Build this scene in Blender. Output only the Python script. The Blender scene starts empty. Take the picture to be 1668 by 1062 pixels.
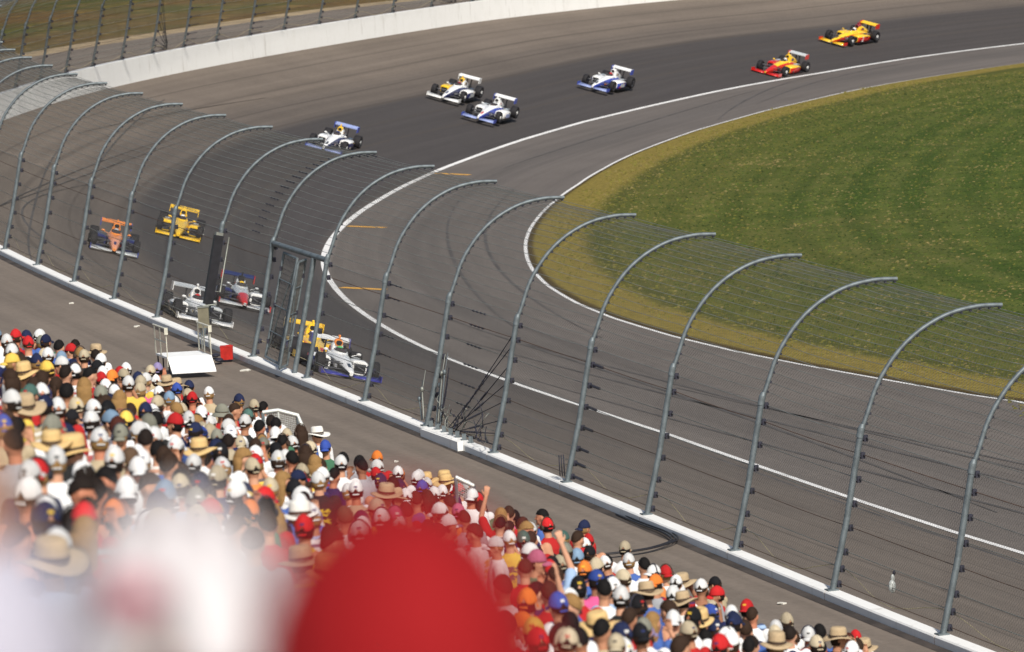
import bpy, bmesh, math, random
import numpy as np
from mathutils import Vector, Matrix, Euler
random.seed(7); RNG = np.random.RandomState(5)
scene = bpy.context.scene
COL = scene.collection

# ------------------------------------------------------------------ camera, sky, sun
PITCH, ROLL, CAMZ, FPX = 0.104573, -0.058593, 21.518, 9001.05
cd = bpy.data.cameras.new('camera'); cam = bpy.data.objects.new('camera', cd); COL.objects.link(cam)
cd.sensor_width = 36.0; cd.sensor_fit = 'HORIZONTAL'; cd.lens = FPX / 1668 * 36.0
cd.clip_start = 0.5; cd.clip_end = 9000
cam.matrix_world = Matrix.Translation((0, 0, CAMZ)) @ Matrix.Rotation(math.pi/2 - PITCH, 4, 'X') @ Matrix.Rotation(ROLL, 4, 'Z')
cd.dof.use_dof = True; cd.dof.focus_distance = 125; cd.dof.aperture_fstop = 3.7
scene.camera = cam
w = bpy.data.worlds.new('World'); scene.world = w; w.use_nodes = True
SUN_EL, SUN_AZ = math.radians(42), math.radians(162)      # azimuth clockwise from +Y
nt = w.node_tree; bg = nt.nodes['Background']; sky = nt.nodes.new('ShaderNodeTexSky')
sky.sky_type = 'NISHITA'; sky.sun_disc = False; sky.sun_elevation = SUN_EL; sky.sun_rotation = SUN_AZ
sky.air_density = 1.0; sky.dust_density = 2.5
nt.links.new(sky.outputs[0], bg.inputs[0]); bg.inputs[1].default_value = 0.095
sl = bpy.data.lights.new('sun', 'SUN'); so = bpy.data.objects.new('sun', sl); COL.objects.link(so)
sl.energy = 4.5; sl.angle = math.radians(2.5); sl.color = (1.0, 0.955, 0.88)
sd = Vector((math.sin(SUN_AZ)*math.cos(SUN_EL), math.cos(SUN_AZ)*math.cos(SUN_EL), math.sin(SUN_EL)))
so.rotation_euler = sd.to_track_quat('Z', 'Y').to_euler()
vs = scene.view_settings; vs.view_transform = 'Standard'; vs.look = 'None'; vs.exposure = 0.0; vs.gamma = 1.0
scene.cycles.max_bounces = 6; scene.cycles.transparent_max_bounces = 8

# ------------------------------------------------------------------ measured data (metres)
CUR=[[-10.0,32.183,50.513,4.615],[-9.5,30.508,52.761,4.615],[-9.0,28.867,55.034,4.615],[-8.5,27.281,57.345,4.615],[-8.0,25.755,59.695,4.615],[-7.5,24.287,62.082,4.615],[-7.0,22.877,64.504,4.615],[-6.5,21.522,66.957,4.615],[-6.0,20.22,69.438,4.615],[-5.5,18.968,71.945,4.615],[-5.0,17.764,74.475,4.615],[-4.5,16.605,77.026,4.615],[-4.0,15.487,79.595,4.615],[-3.5,14.409,82.181,4.615],[-3.0,13.367,84.782,4.615],[-2.5,12.359,87.395,4.615],[-2.0,11.38,90.02,4.615],[-1.5,10.429,92.656,4.658],[-1.0,9.504,95.302,4.701],[-0.5,8.603,97.966,4.743],[0.0,7.729,100.661,4.785],[0.5,6.88,103.391,4.827],[1.0,6.049,106.138,4.869],[1.5,5.226,108.879,4.91],[2.0,4.408,111.605,4.952],[2.5,3.593,114.315,4.993],[3.0,2.78,117.01,5.033],[3.5,1.969,119.69,5.073],[4.0,1.159,122.358,5.113],[4.5,0.35,125.015,5.153],[5.0,-0.458,127.664,5.192],[5.5,-1.265,130.305,5.231],[6.0,-2.072,132.942,5.27],[6.5,-2.879,135.577,5.308],[7.0,-3.685,138.212,5.346],[7.5,-4.492,140.85,5.383],[8.0,-5.298,143.494,5.42],[8.5,-6.105,146.148,5.456],[9.0,-6.912,148.813,5.492],[9.5,-7.719,151.494,5.528],[10.0,-8.526,154.195,5.563],[10.5,-9.334,156.918,5.597],[11.0,-10.142,159.667,5.631],[11.5,-10.95,162.448,5.665],[12.0,-11.759,165.263,5.697],[12.5,-12.567,168.118,5.73],[13.0,-13.374,171.016,5.761],[13.5,-14.181,173.961,5.792],[14.0,-14.983,176.95,5.823],[14.5,-15.773,179.953,5.852],[15.0,-16.534,182.902,5.882],[15.5,-17.252,185.75,5.91],[16.0,-17.93,188.515,5.938],[16.5,-18.58,191.249,5.965],[17.0,-19.205,193.98,5.991],[17.5,-19.807,196.716,6.017],[18.0,-20.383,199.457,6.042],[18.5,-20.932,202.205,6.066],[19.0,-21.451,204.959,6.089],[19.5,-21.941,207.719,6.112],[20.0,-22.398,210.484,6.134],[20.5,-22.822,213.255,6.155],[21.0,-23.211,216.032,6.175],[21.5,-23.565,218.814,6.194],[22.0,-23.881,221.601,6.213],[22.5,-24.16,224.392,6.23],[23.0,-24.4,227.186,6.247],[23.5,-24.6,229.985,6.263],[24.0,-24.76,232.786,6.277],[24.5,-24.88,235.589,6.291],[25.0,-24.96,238.394,6.304],[25.5,-24.998,241.2,6.316],[26.0,-24.995,244.006,6.327],[26.5,-24.951,246.812,6.337],[27.0,-24.866,249.617,6.347],[27.5,-24.74,252.421,6.355],[28.0,-24.574,255.222,6.362],[28.5,-24.368,258.02,6.367],[29.0,-24.123,260.815,6.372],[29.5,-23.839,263.606,6.376],[30.0,-23.516,266.392,6.379],[30.5,-23.159,269.166,6.38],[31.0,-22.773,271.914,6.381],[31.5,-22.365,274.611,6.38],[32.0,-21.934,277.245,6.378],[32.5,-21.471,279.826,6.375],[33.0,-20.97,282.369,6.371],[33.5,-20.428,284.884,6.366],[34.0,-19.85,287.376,6.359],[34.5,-19.236,289.851,6.351],[35.0,-18.589,292.313,6.342],[35.5,-17.912,294.768,6.332],[36.0,-17.205,297.22,6.32],[36.5,-16.47,299.674,6.307],[37.0,-15.709,302.135,6.293],[37.5,-14.922,304.608,6.277],[38.0,-14.109,307.099,6.26],[38.5,-13.271,309.613,6.242],[39.0,-12.407,312.153,6.223],[39.5,-11.517,314.726,6.202],[40.0,-10.6,317.336,6.179],[40.5,-9.655,319.989,6.155],[41.0,-8.679,322.688,6.13],[41.5,-7.669,325.438,6.104],[42.0,-6.624,328.245,6.075],[42.5,-5.538,331.112,6.046],[43.0,-4.407,334.039,6.015],[43.5,-3.229,337.007,5.982],[44.0,-2.003,339.947,5.948],[44.5,-0.736,342.753,5.913],[45.0,0.57,345.384,5.876],[45.5,1.916,347.888,5.837],[46.0,3.308,350.33,5.797],[46.5,4.748,352.738,5.755],[47.0,6.239,355.114,5.711],[47.5,7.783,357.456,5.666],[48.0,9.38,359.763,5.619],[48.5,11.033,362.03,5.571],[49.0,12.743,364.254,5.521],[49.5,14.51,366.434,5.469],[50.0,16.336,368.565,5.416],[50.5,18.222,370.643,5.416],[51.0,20.167,372.667,5.416],[51.5,22.171,374.631,5.416],[52.0,24.235,376.533,5.416],[52.5,26.358,378.369,5.416],[53.0,28.539,380.136,5.416],[53.5,30.774,381.823,5.416],[54.0,33.049,383.455,5.416],[54.5,35.363,385.031,5.416],[55.0,37.715,386.551,5.416],[55.5,40.103,388.013,5.416],[56.0,42.526,389.416,5.416],[56.5,44.982,390.761,5.416],[57.0,47.47,392.045,5.416],[57.5,49.988,393.269,5.416],[58.0,52.536,394.431,5.416],[58.5,55.11,395.531,5.416],[59.0,57.711,396.568,5.416],[59.5,60.336,397.542,5.416],[60.0,62.984,398.452,5.416],[60.5,65.654,399.297,5.416],[61.0,68.343,400.077,5.416],[61.5,71.05,400.792,5.416],[62.0,73.774,401.44,5.416],[62.5,76.512,402.023,5.416],[63.0,79.264,402.539,5.416],[63.5,82.028,402.987,5.416],[64.0,84.802,403.369,5.416],[64.5,87.584,403.683,5.416],[65.0,90.373,403.93,5.416],[65.5,93.168,404.109,5.416],[66.0,95.965,404.22,5.416]]
WT=[(-10,16.8),(3,16.8),(6.75,16.69),(7.5,16.65),(8.75,16.73),(10.75,16.95),(12.0,17.06),(13.5,16.97),(14.75,16.81),(16.25,16.7),(18.0,16.74),(20.0,16.83),(22.25,16.92),(23.75,16.96),(25.0,17.01),(26.5,17.11),(28.25,17.22),(30.5,17.25),(33.0,17.14),(35.5,16.74),(38.0,16.11),(40.25,15.77),(42.0,16.04),(44.5,16.63),(47.0,17.02),(49.25,16.36),(54,16.4),(66,16.4)]
GT=[(-10,36),(4,32.5),(12.0,28.8),(12.5,28.24),(13.5,27.45),(14.5,26.61),(15.5,25.94),(16.75,25.41),(18.25,25.06),(19.5,24.99),(21.0,25.1),(22.5,25.37),(24.25,25.74),(26.0,26.07),(27.5,26.32),(29.25,26.51),(31.25,26.61),(33.25,26.44),(35.75,25.9),(38.5,25.35),(41.0,25.41),(43.25,26.17),(45.5,27.26),(48.0,28.47),(54,29.5),(66,30)]
CARS=[(49.3,11.95,29,35.5),(46.4,15.55,24,28.3),(42.5,12.85,23,19.8),(39.4,9.85,17,19.6),(38.7,13.15,17.5,18.8),(33.8,11.8,13,14.9),(24.0,10.9,3,0.5),(21.1,7.75,1.5,-3.4),(15.3,6.4,-6,-10.8),(18.0,10.6,-2,-8.7),(12.5,7.3,-7,-13.8),(13.6,8.05,-7,-13.0)]
M={'deck': [(-9.59,147.55,5.86),(-8.52,147.61,5.86)],'bin': (-7.89,150.26,5.39),'hose': [(1.62,112.39,4.86),(1.88,112.46,4.86),(2.2,112.59,4.86),(2.59,112.87,4.86),(2.96,113.42,4.86),(3.12,113.89,4.86),(3.08,114.54,4.86),(2.92,115.33,4.86),(2.63,116.28,4.86),(2.39,117.13,4.86),(2.12,118.2,4.86)],'tick': [[(-3.75,282.24),(-1.7,279.45)],[(-7.28,253.11),(-5.52,251.11)],[(-6.84,223.85),(-5.01,221.85)]],'rail1': [(-4.23,91.37,10.73),(-3.97,91.38,10.75),(-3.65,91.36,10.65),(-3.56,91.34,10.4)],'rail2': [(-0.99,83.31,10.52),(-0.72,83.29,10.37)],'fg': [(-0.08,3.41,20.93),(-0.26,4.05,20.85),(-0.37,3.56,20.92),(-0.41,3.57,21.04)]}
CROWD=[(-7.94,85.97,12.81,'cL'),(-7.48,81.48,13.15,'cW'),(-6.94,75.26,13.65,'cW'),(-7.89,87.43,12.62,'cR'),(-7.45,83.93,12.85,'cR'),(-7.95,90.62,12.27,'cN'),(-8.1,93.67,11.97,'cW'),(-7.84,91.65,12.1,'cN'),(-7.46,89.29,12.22,'hK'),(-7.86,93.48,11.89,'cG'),(-6.91,81.07,12.96,'cW'),(-6.86,83.01,12.71,'cL'),(-7.32,90.5,12.02,'cR'),(-7.59,94.64,11.67,'hD'),(-7.16,90.38,11.97,'hY'),(-7.02,89.67,11.99,'cT'),(-7.24,94.63,11.55,'sT'),(-6.79,87.71,12.13,'cW'),(-7.17,94.43,11.5,'hD'),(-6.78,90.94,11.75,'cN'),(-6.44,84.85,12.32,'cK'),(-6.52,80.14,12.91,'cW'),(-6.45,70.17,14.05,'cY'),(-6.86,76.8,13.44,'cG'),(-6.55,73.05,13.75,'hB'),(-6.52,74.74,13.54,'cN'),(-6.21,73.17,13.6,'cY'),(-6.09,69.94,13.93,'sY'),(-5.74,65.8,14.27,'hB'),(-6.08,74.11,13.44,'hD'),(-6.14,76.51,13.18,'cW'),(-6.05,76.4,13.15,'hK'),(-5.68,67.5,14.04,'hB'),(-5.34,64.23,14.29,'hK'),(-5.84,63.41,14.59,'hB'),(-5.51,61.21,14.72,'hB'),(-5.32,60.13,14.76,'cE'),(-5.29,61.18,14.63,'cW'),(-5.54,70.23,13.67,'hY'),(-5.84,77.32,12.96,'cR'),(-6.21,83.44,12.39,'cW'),(-6.24,86.5,12.05,'cR'),(-6.11,86.03,12.05,'cT'),(-5.95,80.67,12.61,'cO'),(-6.47,92.27,11.46,'cW'),(-6.35,93.97,11.21,'cT'),(-6.05,90.47,11.5,'cW'),(-5.96,86.79,11.9,'cN'),(-5.77,79.97,12.62,'cW'),(-5.72,81.07,12.47,'cT'),(-5.39,74.88,13.06,'cW'),(-5.58,75.61,13.05,'cW'),(-6.15,94.59,11.18,'cM'),(-5.88,93.97,11.02,'sT'),(-5.74,94.56,10.89,'sT'),(-5.46,88.83,11.45,'cB'),(-5.11,79.92,12.35,'cL'),(-4.85,75.61,12.75,'cB'),(-4.98,81.51,12.11,'cW'),(-5.45,80.4,12.44,'cT'),(-4.88,74.14,12.94,'cT'),(-5.29,69.51,13.65,'cG'),(-5.09,69.23,13.6,'hY'),(-5.04,69.48,13.55,'hB'),(-4.85,60.95,14.47,'cT'),(-4.85,58.43,14.77,'cW'),(-4.92,57.62,14.89,'cN'),(-4.96,55.58,15.15,'sT'),(-5.06,54.83,15.28,'cW'),(-4.78,51.44,15.56,'cW'),(-4.58,51.06,15.52,'hB'),(-4.46,48.41,15.79,'cB'),(-4.42,48.81,15.72,'hK'),(-4.36,50.02,15.56,'cG'),(-4.15,45.77,15.97,'hK'),(-4.28,50.52,15.46,'cR'),(-4.05,47.58,15.71,'sY'),(-3.89,47.77,15.63,'sY'),(-4.23,53.05,15.14,'cN'),(-4.0,51.44,15.24,'cW'),(-4.45,58.54,14.59,'cW'),(-4.81,63.8,14.12,'cW'),(-4.82,65.27,13.95,'hB'),(-4.53,62.11,14.2,'cL'),(-4.73,64.9,13.96,'cK'),(-4.4,61.97,14.17,'cY'),(-4.67,66.13,13.79,'cN'),(-4.29,58.26,14.56,'hR'),(-4.11,56.45,14.7,'cG'),(-4.29,63.29,13.97,'cG'),(-4.09,59.62,14.32,'cW'),(-3.91,56.66,14.59,'hD'),(-3.89,52.87,15.03,'hB'),(-4.37,67.06,13.56,'hK'),(-4.65,72.7,13.01,'cW'),(-4.64,74.49,12.8,'hY'),(-4.27,67.3,13.49,'cR'),(-4.32,70.17,13.17,'cW'),(-3.96,59.49,14.28,'cW'),(-3.67,55.11,14.67,'hK'),(-3.68,58.91,14.23,'cW'),(-3.62,47.61,15.53,'cW'),(-3.6,50.13,15.23,'hX'),(-3.53,51.05,15.09,'cW'),(-3.77,43.32,16.1,'cW'),(-3.5,54.03,14.73,'hB'),(-5.58,94.56,10.84,'cN'),(-5.29,92.66,10.93,'cT'),(-5.24,94.54,10.72,'cW'),(-4.96,88.52,11.28,'hK'),(-5.04,85.09,11.72,'cR'),(-4.64,77.85,12.4,'cT'),(-4.48,78.08,12.31,'cW'),(-4.58,84.36,11.61,'bG'),(-4.82,94.53,10.57,'cN'),(-4.62,94.52,10.49,'cT'),(-4.42,94.51,10.42,'hK'),(-4.3,87.31,11.15,'cE'),(-4.59,88.25,11.16,'hB'),(-4.25,75.57,12.51,'hK'),(-4.2,77.03,12.32,'hB'),(-4.11,80.35,11.89,'cW'),(-4.0,75.5,12.41,'cW'),(-3.77,72.87,12.63,'cW'),(-4.34,71.4,13.04,'cW'),(-4.18,72.01,12.9,'hY'),(-4.01,67.04,13.41,'cN'),(-3.91,67.44,13.32,'cB'),(-4.0,70.54,12.99,'cT'),(-3.88,70.45,12.96,'cT'),(-3.71,68.91,13.07,'cG'),(-3.6,68.68,13.05,'hD'),(-3.87,82.36,11.56,'hK'),(-3.89,85.23,11.23,'hK'),(-4.02,91.36,10.56,'hD'),(-3.45,77.13,11.99,'hY'),(-3.56,82.3,11.44,'cW'),(-3.6,85.75,11.04,'cW'),(-3.46,85.21,11.05,'cT'),(-3.52,89.57,10.56,'hB'),(-3.32,79.53,11.66,'hK'),(-3.32,91.9,10.21,'sW'),(-3.21,82.43,11.28,'cW'),(-3.02,80.51,11.42,'cT'),(-2.95,85.62,10.79,'cB'),(-3.39,52.56,14.86,'hB'),(-3.52,59.63,14.08,'sY'),(-3.36,60.87,13.87,'cK'),(-3.45,63.93,13.55,'cN'),(-3.26,62.14,13.68,'hY'),(-3.4,68.36,13.01,'hB'),(-3.35,71.17,12.66,'cG'),(-3.17,65.85,13.2,'cW'),(-3.14,72.36,12.43,'cK'),(-3.0,67.48,12.94,'cW'),(-2.97,73.73,12.2,'hB'),(-2.94,69.15,12.72,'hK'),(-2.72,72.94,12.19,'hY'),(-2.55,74.93,11.88,'cW'),(-2.57,79.81,11.32,'hK'),(-2.32,77.71,11.46,'hK'),(-2.34,82.4,10.92,'hK'),(-3.13,54.5,14.52,'hB'),(-3.04,59.19,13.93,'cW'),(-2.94,60.28,13.77,'cT'),(-2.99,64.51,13.29,'cR'),(-3.14,48.31,15.25,'hD'),(-3.0,48.92,15.13,'cN'),(-2.92,52.97,14.62,'cT'),(-2.76,49.17,15.0,'hB'),(-2.69,49.72,14.9,'cW'),(-2.6,51.41,14.67,'cN'),(-2.48,51.29,14.63,'cR'),(-3.02,45.68,15.51,'cT'),(-2.83,43.6,15.68,'cW'),(-2.75,45.12,15.47,'cG'),(-2.57,44.22,15.5,'cR'),(-2.38,46.62,15.14,'cK'),(-2.36,47.66,15.01,'cO'),(-2.29,43.96,15.41,'hB'),(-2.29,48.75,14.85,'hD'),(-2.17,45.74,15.16,'hB'),(-2.51,55.81,14.11,'cT'),(-2.37,51.75,14.53,'cT'),(-2.38,57.41,13.87,'cK'),(-2.52,61.82,13.41,'hY'),(-2.49,64.89,13.04,'cW'),(-2.4,64.46,13.05,'cW'),(-2.58,67.98,12.71,'cT'),(-2.32,66.23,12.81,'hB'),(-2.18,57.02,13.84,'cW'),(-2.2,52.38,14.39,'cW'),(-2.17,49.29,14.74,'hY'),(-2.04,50.68,14.52,'sW'),(-1.95,48.37,14.75,'cR'),(-1.94,52.29,14.29,'cW'),(-1.79,55.32,13.87,'hX'),(-2.01,65.73,12.74,'cW'),(-1.93,66.23,12.65,'cW'),(-2.12,82.25,10.85,'cW'),(-2.39,86.17,10.5,'cO'),(-1.95,80.19,11.02,'cR'),(-1.87,82.85,10.67,'cW'),(-1.79,83.91,10.52,'cO'),(-1.68,84.3,10.42,'cW'),(-1.57,85.23,10.27,'cW'),(-1.42,86.57,10.05,'sY'),(-1.33,90.06,9.6,'sY'),(-1.23,87.01,9.92,'sY'),(-1.88,74.46,11.66,'cN'),(-1.74,76.19,11.4,'hD'),(-1.58,76.97,11.25,'cN'),(-1.49,78.96,10.97,'cB'),(-1.36,79.0,10.92,'hD'),(-1.16,79.39,10.79,'cW'),(-1.77,66.87,12.51,'sT'),(-1.59,67.83,12.32,'sT'),(-0.94,87.51,9.74,'cR'),(-0.79,94.05,8.91,'cW'),(-0.93,81.38,10.46,'cW'),(-0.77,82.1,10.31,'cR'),(-0.55,81.53,10.28,'hB'),(-0.99,76.46,11.06,'hB'),(-1.37,72.25,11.71,'hR'),(-1.24,74.69,11.37,'hB'),(-1.69,60.5,13.22,'cT'),(-1.0,70.12,11.81,'cW'),(-0.8,73.35,11.35,'cP'),(-0.64,72.36,11.4,'hR'),(-0.38,77.26,10.72,'hY'),(-0.24,81.97,10.1,'hB'),(-0.04,82.54,9.96,'hK'),(0.19,86.11,9.44,'hK'),(0.06,79.37,10.29,'hK'),(-0.15,74.65,10.93,'hR'),(-1.51,57.54,13.5,'cW'),(-1.45,59.24,13.27,'cP'),(-1.26,59.29,13.19,'cW'),(-0.03,74.69,10.87,'hY'),(0.37,82.04,9.85,'cR'),(0.22,77.32,10.46,'cW'),(0.1,71.84,11.15,'hB'),(-0.03,70.07,11.42,'cE'),(-0.18,68.49,11.66,'cW'),(-1.62,52.85,14.09,'cW'),(-1.52,51.53,14.21,'cW'),(-1.72,48.29,14.67,'hB'),(-1.73,45.82,14.96,'hB'),(-0.32,63.63,12.29,'cW'),(-1.55,40.24,15.54,'sO'),(-0.04,60.14,12.59,'cP'),(0.28,67.39,11.6,'hK'),(0.21,57.49,12.79,'hB'),(-1.64,42.07,15.37,'sT'),(-1.33,64.76,12.58,'hR'),(-1.06,60.22,13.0,'hB'),(-0.8,62.52,12.62,'hR'),(-0.53,67.58,11.91,'hR'),(-3.61,40.78,16.33,'cW'),(-3.59,42.26,16.15,'cR'),(-3.29,39.09,16.4,'hD'),(-3.36,37.23,16.64,'cW'),(-3.45,45.09,15.76,'cW'),(-3.35,45.05,15.72,'hK'),(-3.37,47.98,15.39,'cW'),(-3.23,39.69,16.3,'hD'),(-3.15,45.88,15.54,'hB'),(-3.12,43.09,15.86,'cW'),(-3.01,42.36,15.9,'cL'),(-2.89,42.01,15.89,'cN'),(-3.0,38.69,16.32,'hB'),(-3.02,40.73,16.09,'hB'),(-2.86,38.93,16.24,'cO'),(-2.75,38.16,16.28,'cT'),(-3.02,34.41,16.84,'cN'),(-3.07,36.09,16.66,'cW'),(-2.95,35.69,16.66,'cR'),(-2.79,34.83,16.69,'hY'),(-2.87,32.12,17.04,'hD'),(-2.74,31.89,17.02,'cW'),(-2.63,31.14,17.06,'sT'),(-2.88,36.78,16.5,'hD'),(-2.61,38.23,16.22,'cW'),(-2.55,41.11,15.86,'cT'),(-2.36,42.69,15.59,'cG'),(-2.08,41.39,15.63,'hB'),(-1.86,36.85,16.07,'cP'),(-2.56,34.02,16.69,'hB'),(0.78,87.02,9.09,'cN'),(0.74,80.82,9.84,'cE'),(0.97,81.63,9.65,'cR'),(0.58,70.81,11.08,'cG'),(0.79,72.12,10.84,'cL'),(1.05,75.81,10.3,'cR'),(1.48,83.31,9.24,'cT'),(0.62,77.73,10.25,'hB'),(1.06,70.75,10.89,'cT'),(1.3,75.15,10.27,'cW'),(1.57,78.74,9.74,'cW'),(1.54,75.98,10.08,'hK'),(0.79,65.75,11.58,'cO'),(0.53,65.68,11.7,'cT'),(0.38,64.14,11.94,'cK'),(0.37,61.7,12.23,'cR'),(0.68,61.12,12.17,'cB'),(1.02,65.25,11.55,'cK'),(0.85,61.16,12.1,'cW'),(1.26,68.26,11.09,'cT'),(1.66,73.93,10.27,'cW'),(2.04,78.51,9.57,'cR'),(1.9,72.71,10.31,'cW'),(2.23,76.6,9.72,'sT'),(2.35,75.13,9.84,'cW'),(2.48,75.93,9.69,'cT'),(2.79,81.15,8.95,'cK'),(2.66,76.62,9.54,'cR'),(2.28,66.38,10.89,'cB'),(2.45,67.41,10.71,'cW'),(2.41,64.36,11.08,'cN'),(0.43,56.07,12.87,'cK'),(0.71,58.75,12.44,'hK'),(1.17,62.77,11.78,'hB'),(1.49,65.02,11.38,'sT'),(1.62,69.41,10.81,'cO'),(1.25,58.81,12.21,'cK'),(1.51,60.37,11.92,'hB'),(1.88,68.25,10.84,'cW'),(1.96,67.27,10.92,'sT'),(0.89,57.53,12.51,'cW'),(0.54,51.86,13.32,'hD'),(0.41,51.36,13.43,'hY'),(0.47,53.56,13.15,'cW'),(0.2,47.14,14.01,'cO'),(0.29,50.53,13.58,'cB'),(0.33,47.06,13.97,'hK'),(0.9,53.34,13.0,'hB'),(0.62,48.13,13.72,'hK'),(0.71,50.28,13.43,'sY'),(0.86,49.22,13.5,'cN'),(1.11,52.1,13.05,'cG'),(1.04,50.35,13.29,'cK'),(1.29,55.05,12.64,'hY'),(1.57,58.07,12.16,'cK'),(1.36,53.51,12.79,'cM'),(1.68,59.0,12.01,'cW'),(1.89,61.12,11.68,'sY'),(1.7,56.17,12.34,'cT'),(1.88,56.35,12.24,'cW'),(1.79,53.8,12.57,'cR'),(2.01,55.9,12.24,'cW'),(0.18,41.97,14.63,'cT'),(0.34,43.41,14.39,'cT'),(0.15,43.84,14.42,'cY'),(0.23,54.4,13.15,'hR'),(2.89,72.97,9.87,'cR'),(2.99,71.69,9.98,'hB'),(2.53,66.05,10.83,'cN'),(2.74,65.83,10.77,'hB'),(3.03,68.18,10.38,'cW'),(3.48,74.02,9.5,'cT'),(2.94,65.35,10.74,'cT'),(3.25,67.81,10.33,'hD'),(3.52,70.44,9.91,'cW'),(3.79,72.6,9.54,'hK'),(3.93,72.0,9.56,'sT'),(4.32,74.47,9.1,'hR'),(4.62,77.64,8.61,'cR'),(3.43,66.59,10.4,'cT'),(3.7,68.09,10.11,'hK'),(2.62,60.42,11.46,'sT'),(2.76,61.04,11.32,'cK'),(4.71,76.01,8.76,'sT'),(4.48,74.01,9.09,'hB'),(4.03,69.83,9.77,'cW'),(-0.08,56.96,12.98,'hR'),(0.05,48.98,13.86,'cO'),(-0.06,43.5,14.55,'hB'),(0.07,41.31,14.75,'cR'),(0.24,43.63,14.41,'hD'),(-0.19,50.45,13.79,'hR'),(0.04,63.84,12.12,'cW'),(0.52,45.86,14.03,'hK'),(0.75,45.77,13.95,'cT'),(1.05,48.08,13.55,'cW'),(1.38,50.33,13.15,'hB'),(2.53,60.07,11.53,'hD'),(2.38,71.1,10.2,'cT'),(2.08,61.47,11.46,'cN'),(-2.57,70.97,12.26,'hK'),(2.3,59.52,11.59,'hK'),(0.07,55.22,13.02,'hK'),(-3.81,56.29,14.49,'cW'),(-6.97,77.09,13.35,'hK'),(-4.8,58.96,14.59,'cK'),(-4.95,71.45,13.18,'hB'),(2.05,74.52,9.93,'cW'),(1.91,63.21,11.32,'hK'),(2.22,67.73,10.66,'cK'),(-3.38,65.02,13.29,'cT'),(-1.35,75.03,11.28,'hK'),(-2.7,65.2,12.99,'cN'),(0.83,80.13,9.78,'cW'),(-6.83,85.25,12.33,'cN'),(-5.36,82.51,12.05,'cK'),(-0.51,74.86,10.95,'hK'),(-5.23,85.41,11.66,'cK'),(0.15,61.51,12.25,'hD'),(1.23,78.14,9.85,'hK'),(-4.76,78.3,12.3,'hD'),(-6.31,92.04,11.32,'cT'),(-6.2,93.96,11.05,'cW'),(-2.72,75.91,11.74,'hB'),(0.98,61.39,11.92,'cK'),(-4.27,64.47,13.72,'cW'),(-3.07,77.72,11.67,'cW'),(1.87,58.43,11.9,'hK'),(0.88,64.34,11.61,'hK'),(-6.21,80.01,12.7,'hB'),(-1.26,71.61,11.64,'hD'),(-3.22,72.14,12.39,'cW'),(-5.61,86.41,11.7,'cW'),(-3.74,84.33,11.17,'cW'),(-1.19,76.79,11.01,'hD'),(-2.45,56.51,13.9,'hK'),(-1.65,67.07,12.33,'cW'),(-3.52,56.99,14.29,'cW'),(-7.27,85.75,12.46,'cT'),(-3.19,78.76,11.6,'cN'),(0.76,75.69,10.33,'cK'),(-4.37,79.01,12.06,'cW'),(-0.2,76.85,10.59,'hD'),(3.27,69.2,10.06,'hB'),(-1.34,82.8,10.36,'cW'),(-6.78,78.34,13.13,'cK'),(-1.75,58.37,13.4,'cN'),(2.72,67.57,10.48,'hD'),(-2.71,68.31,12.63,'hB'),(3.66,69.23,9.89,'hK'),(-5.29,71.26,13.34,'cN'),(-3.93,60.2,14.08,'cK'),(-5.0,64.21,14.05,'hK'),(-1.0,66.7,12.11,'cW'),(-1.45,69.74,11.94,'cW'),(-4.33,62.82,13.94,'cW'),(-1.5,86.14,10.03,'cW'),(-6.55,76.71,13.22,'hD'),(-5.64,72.64,13.33,'hD'),(-5.66,64.01,14.35,'cT'),(-1.41,61.7,12.87,'hK'),(2.05,63.37,11.25,'hK'),(-1.54,72.78,11.62,'hD'),(-3.48,61.51,13.74,'hD'),(-3.67,73.51,12.41,'cT'),(-1.11,89.53,9.47,'cW'),(-1.67,71.95,11.77,'cW'),(-4.66,88.13,11.1,'cW')]


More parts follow.
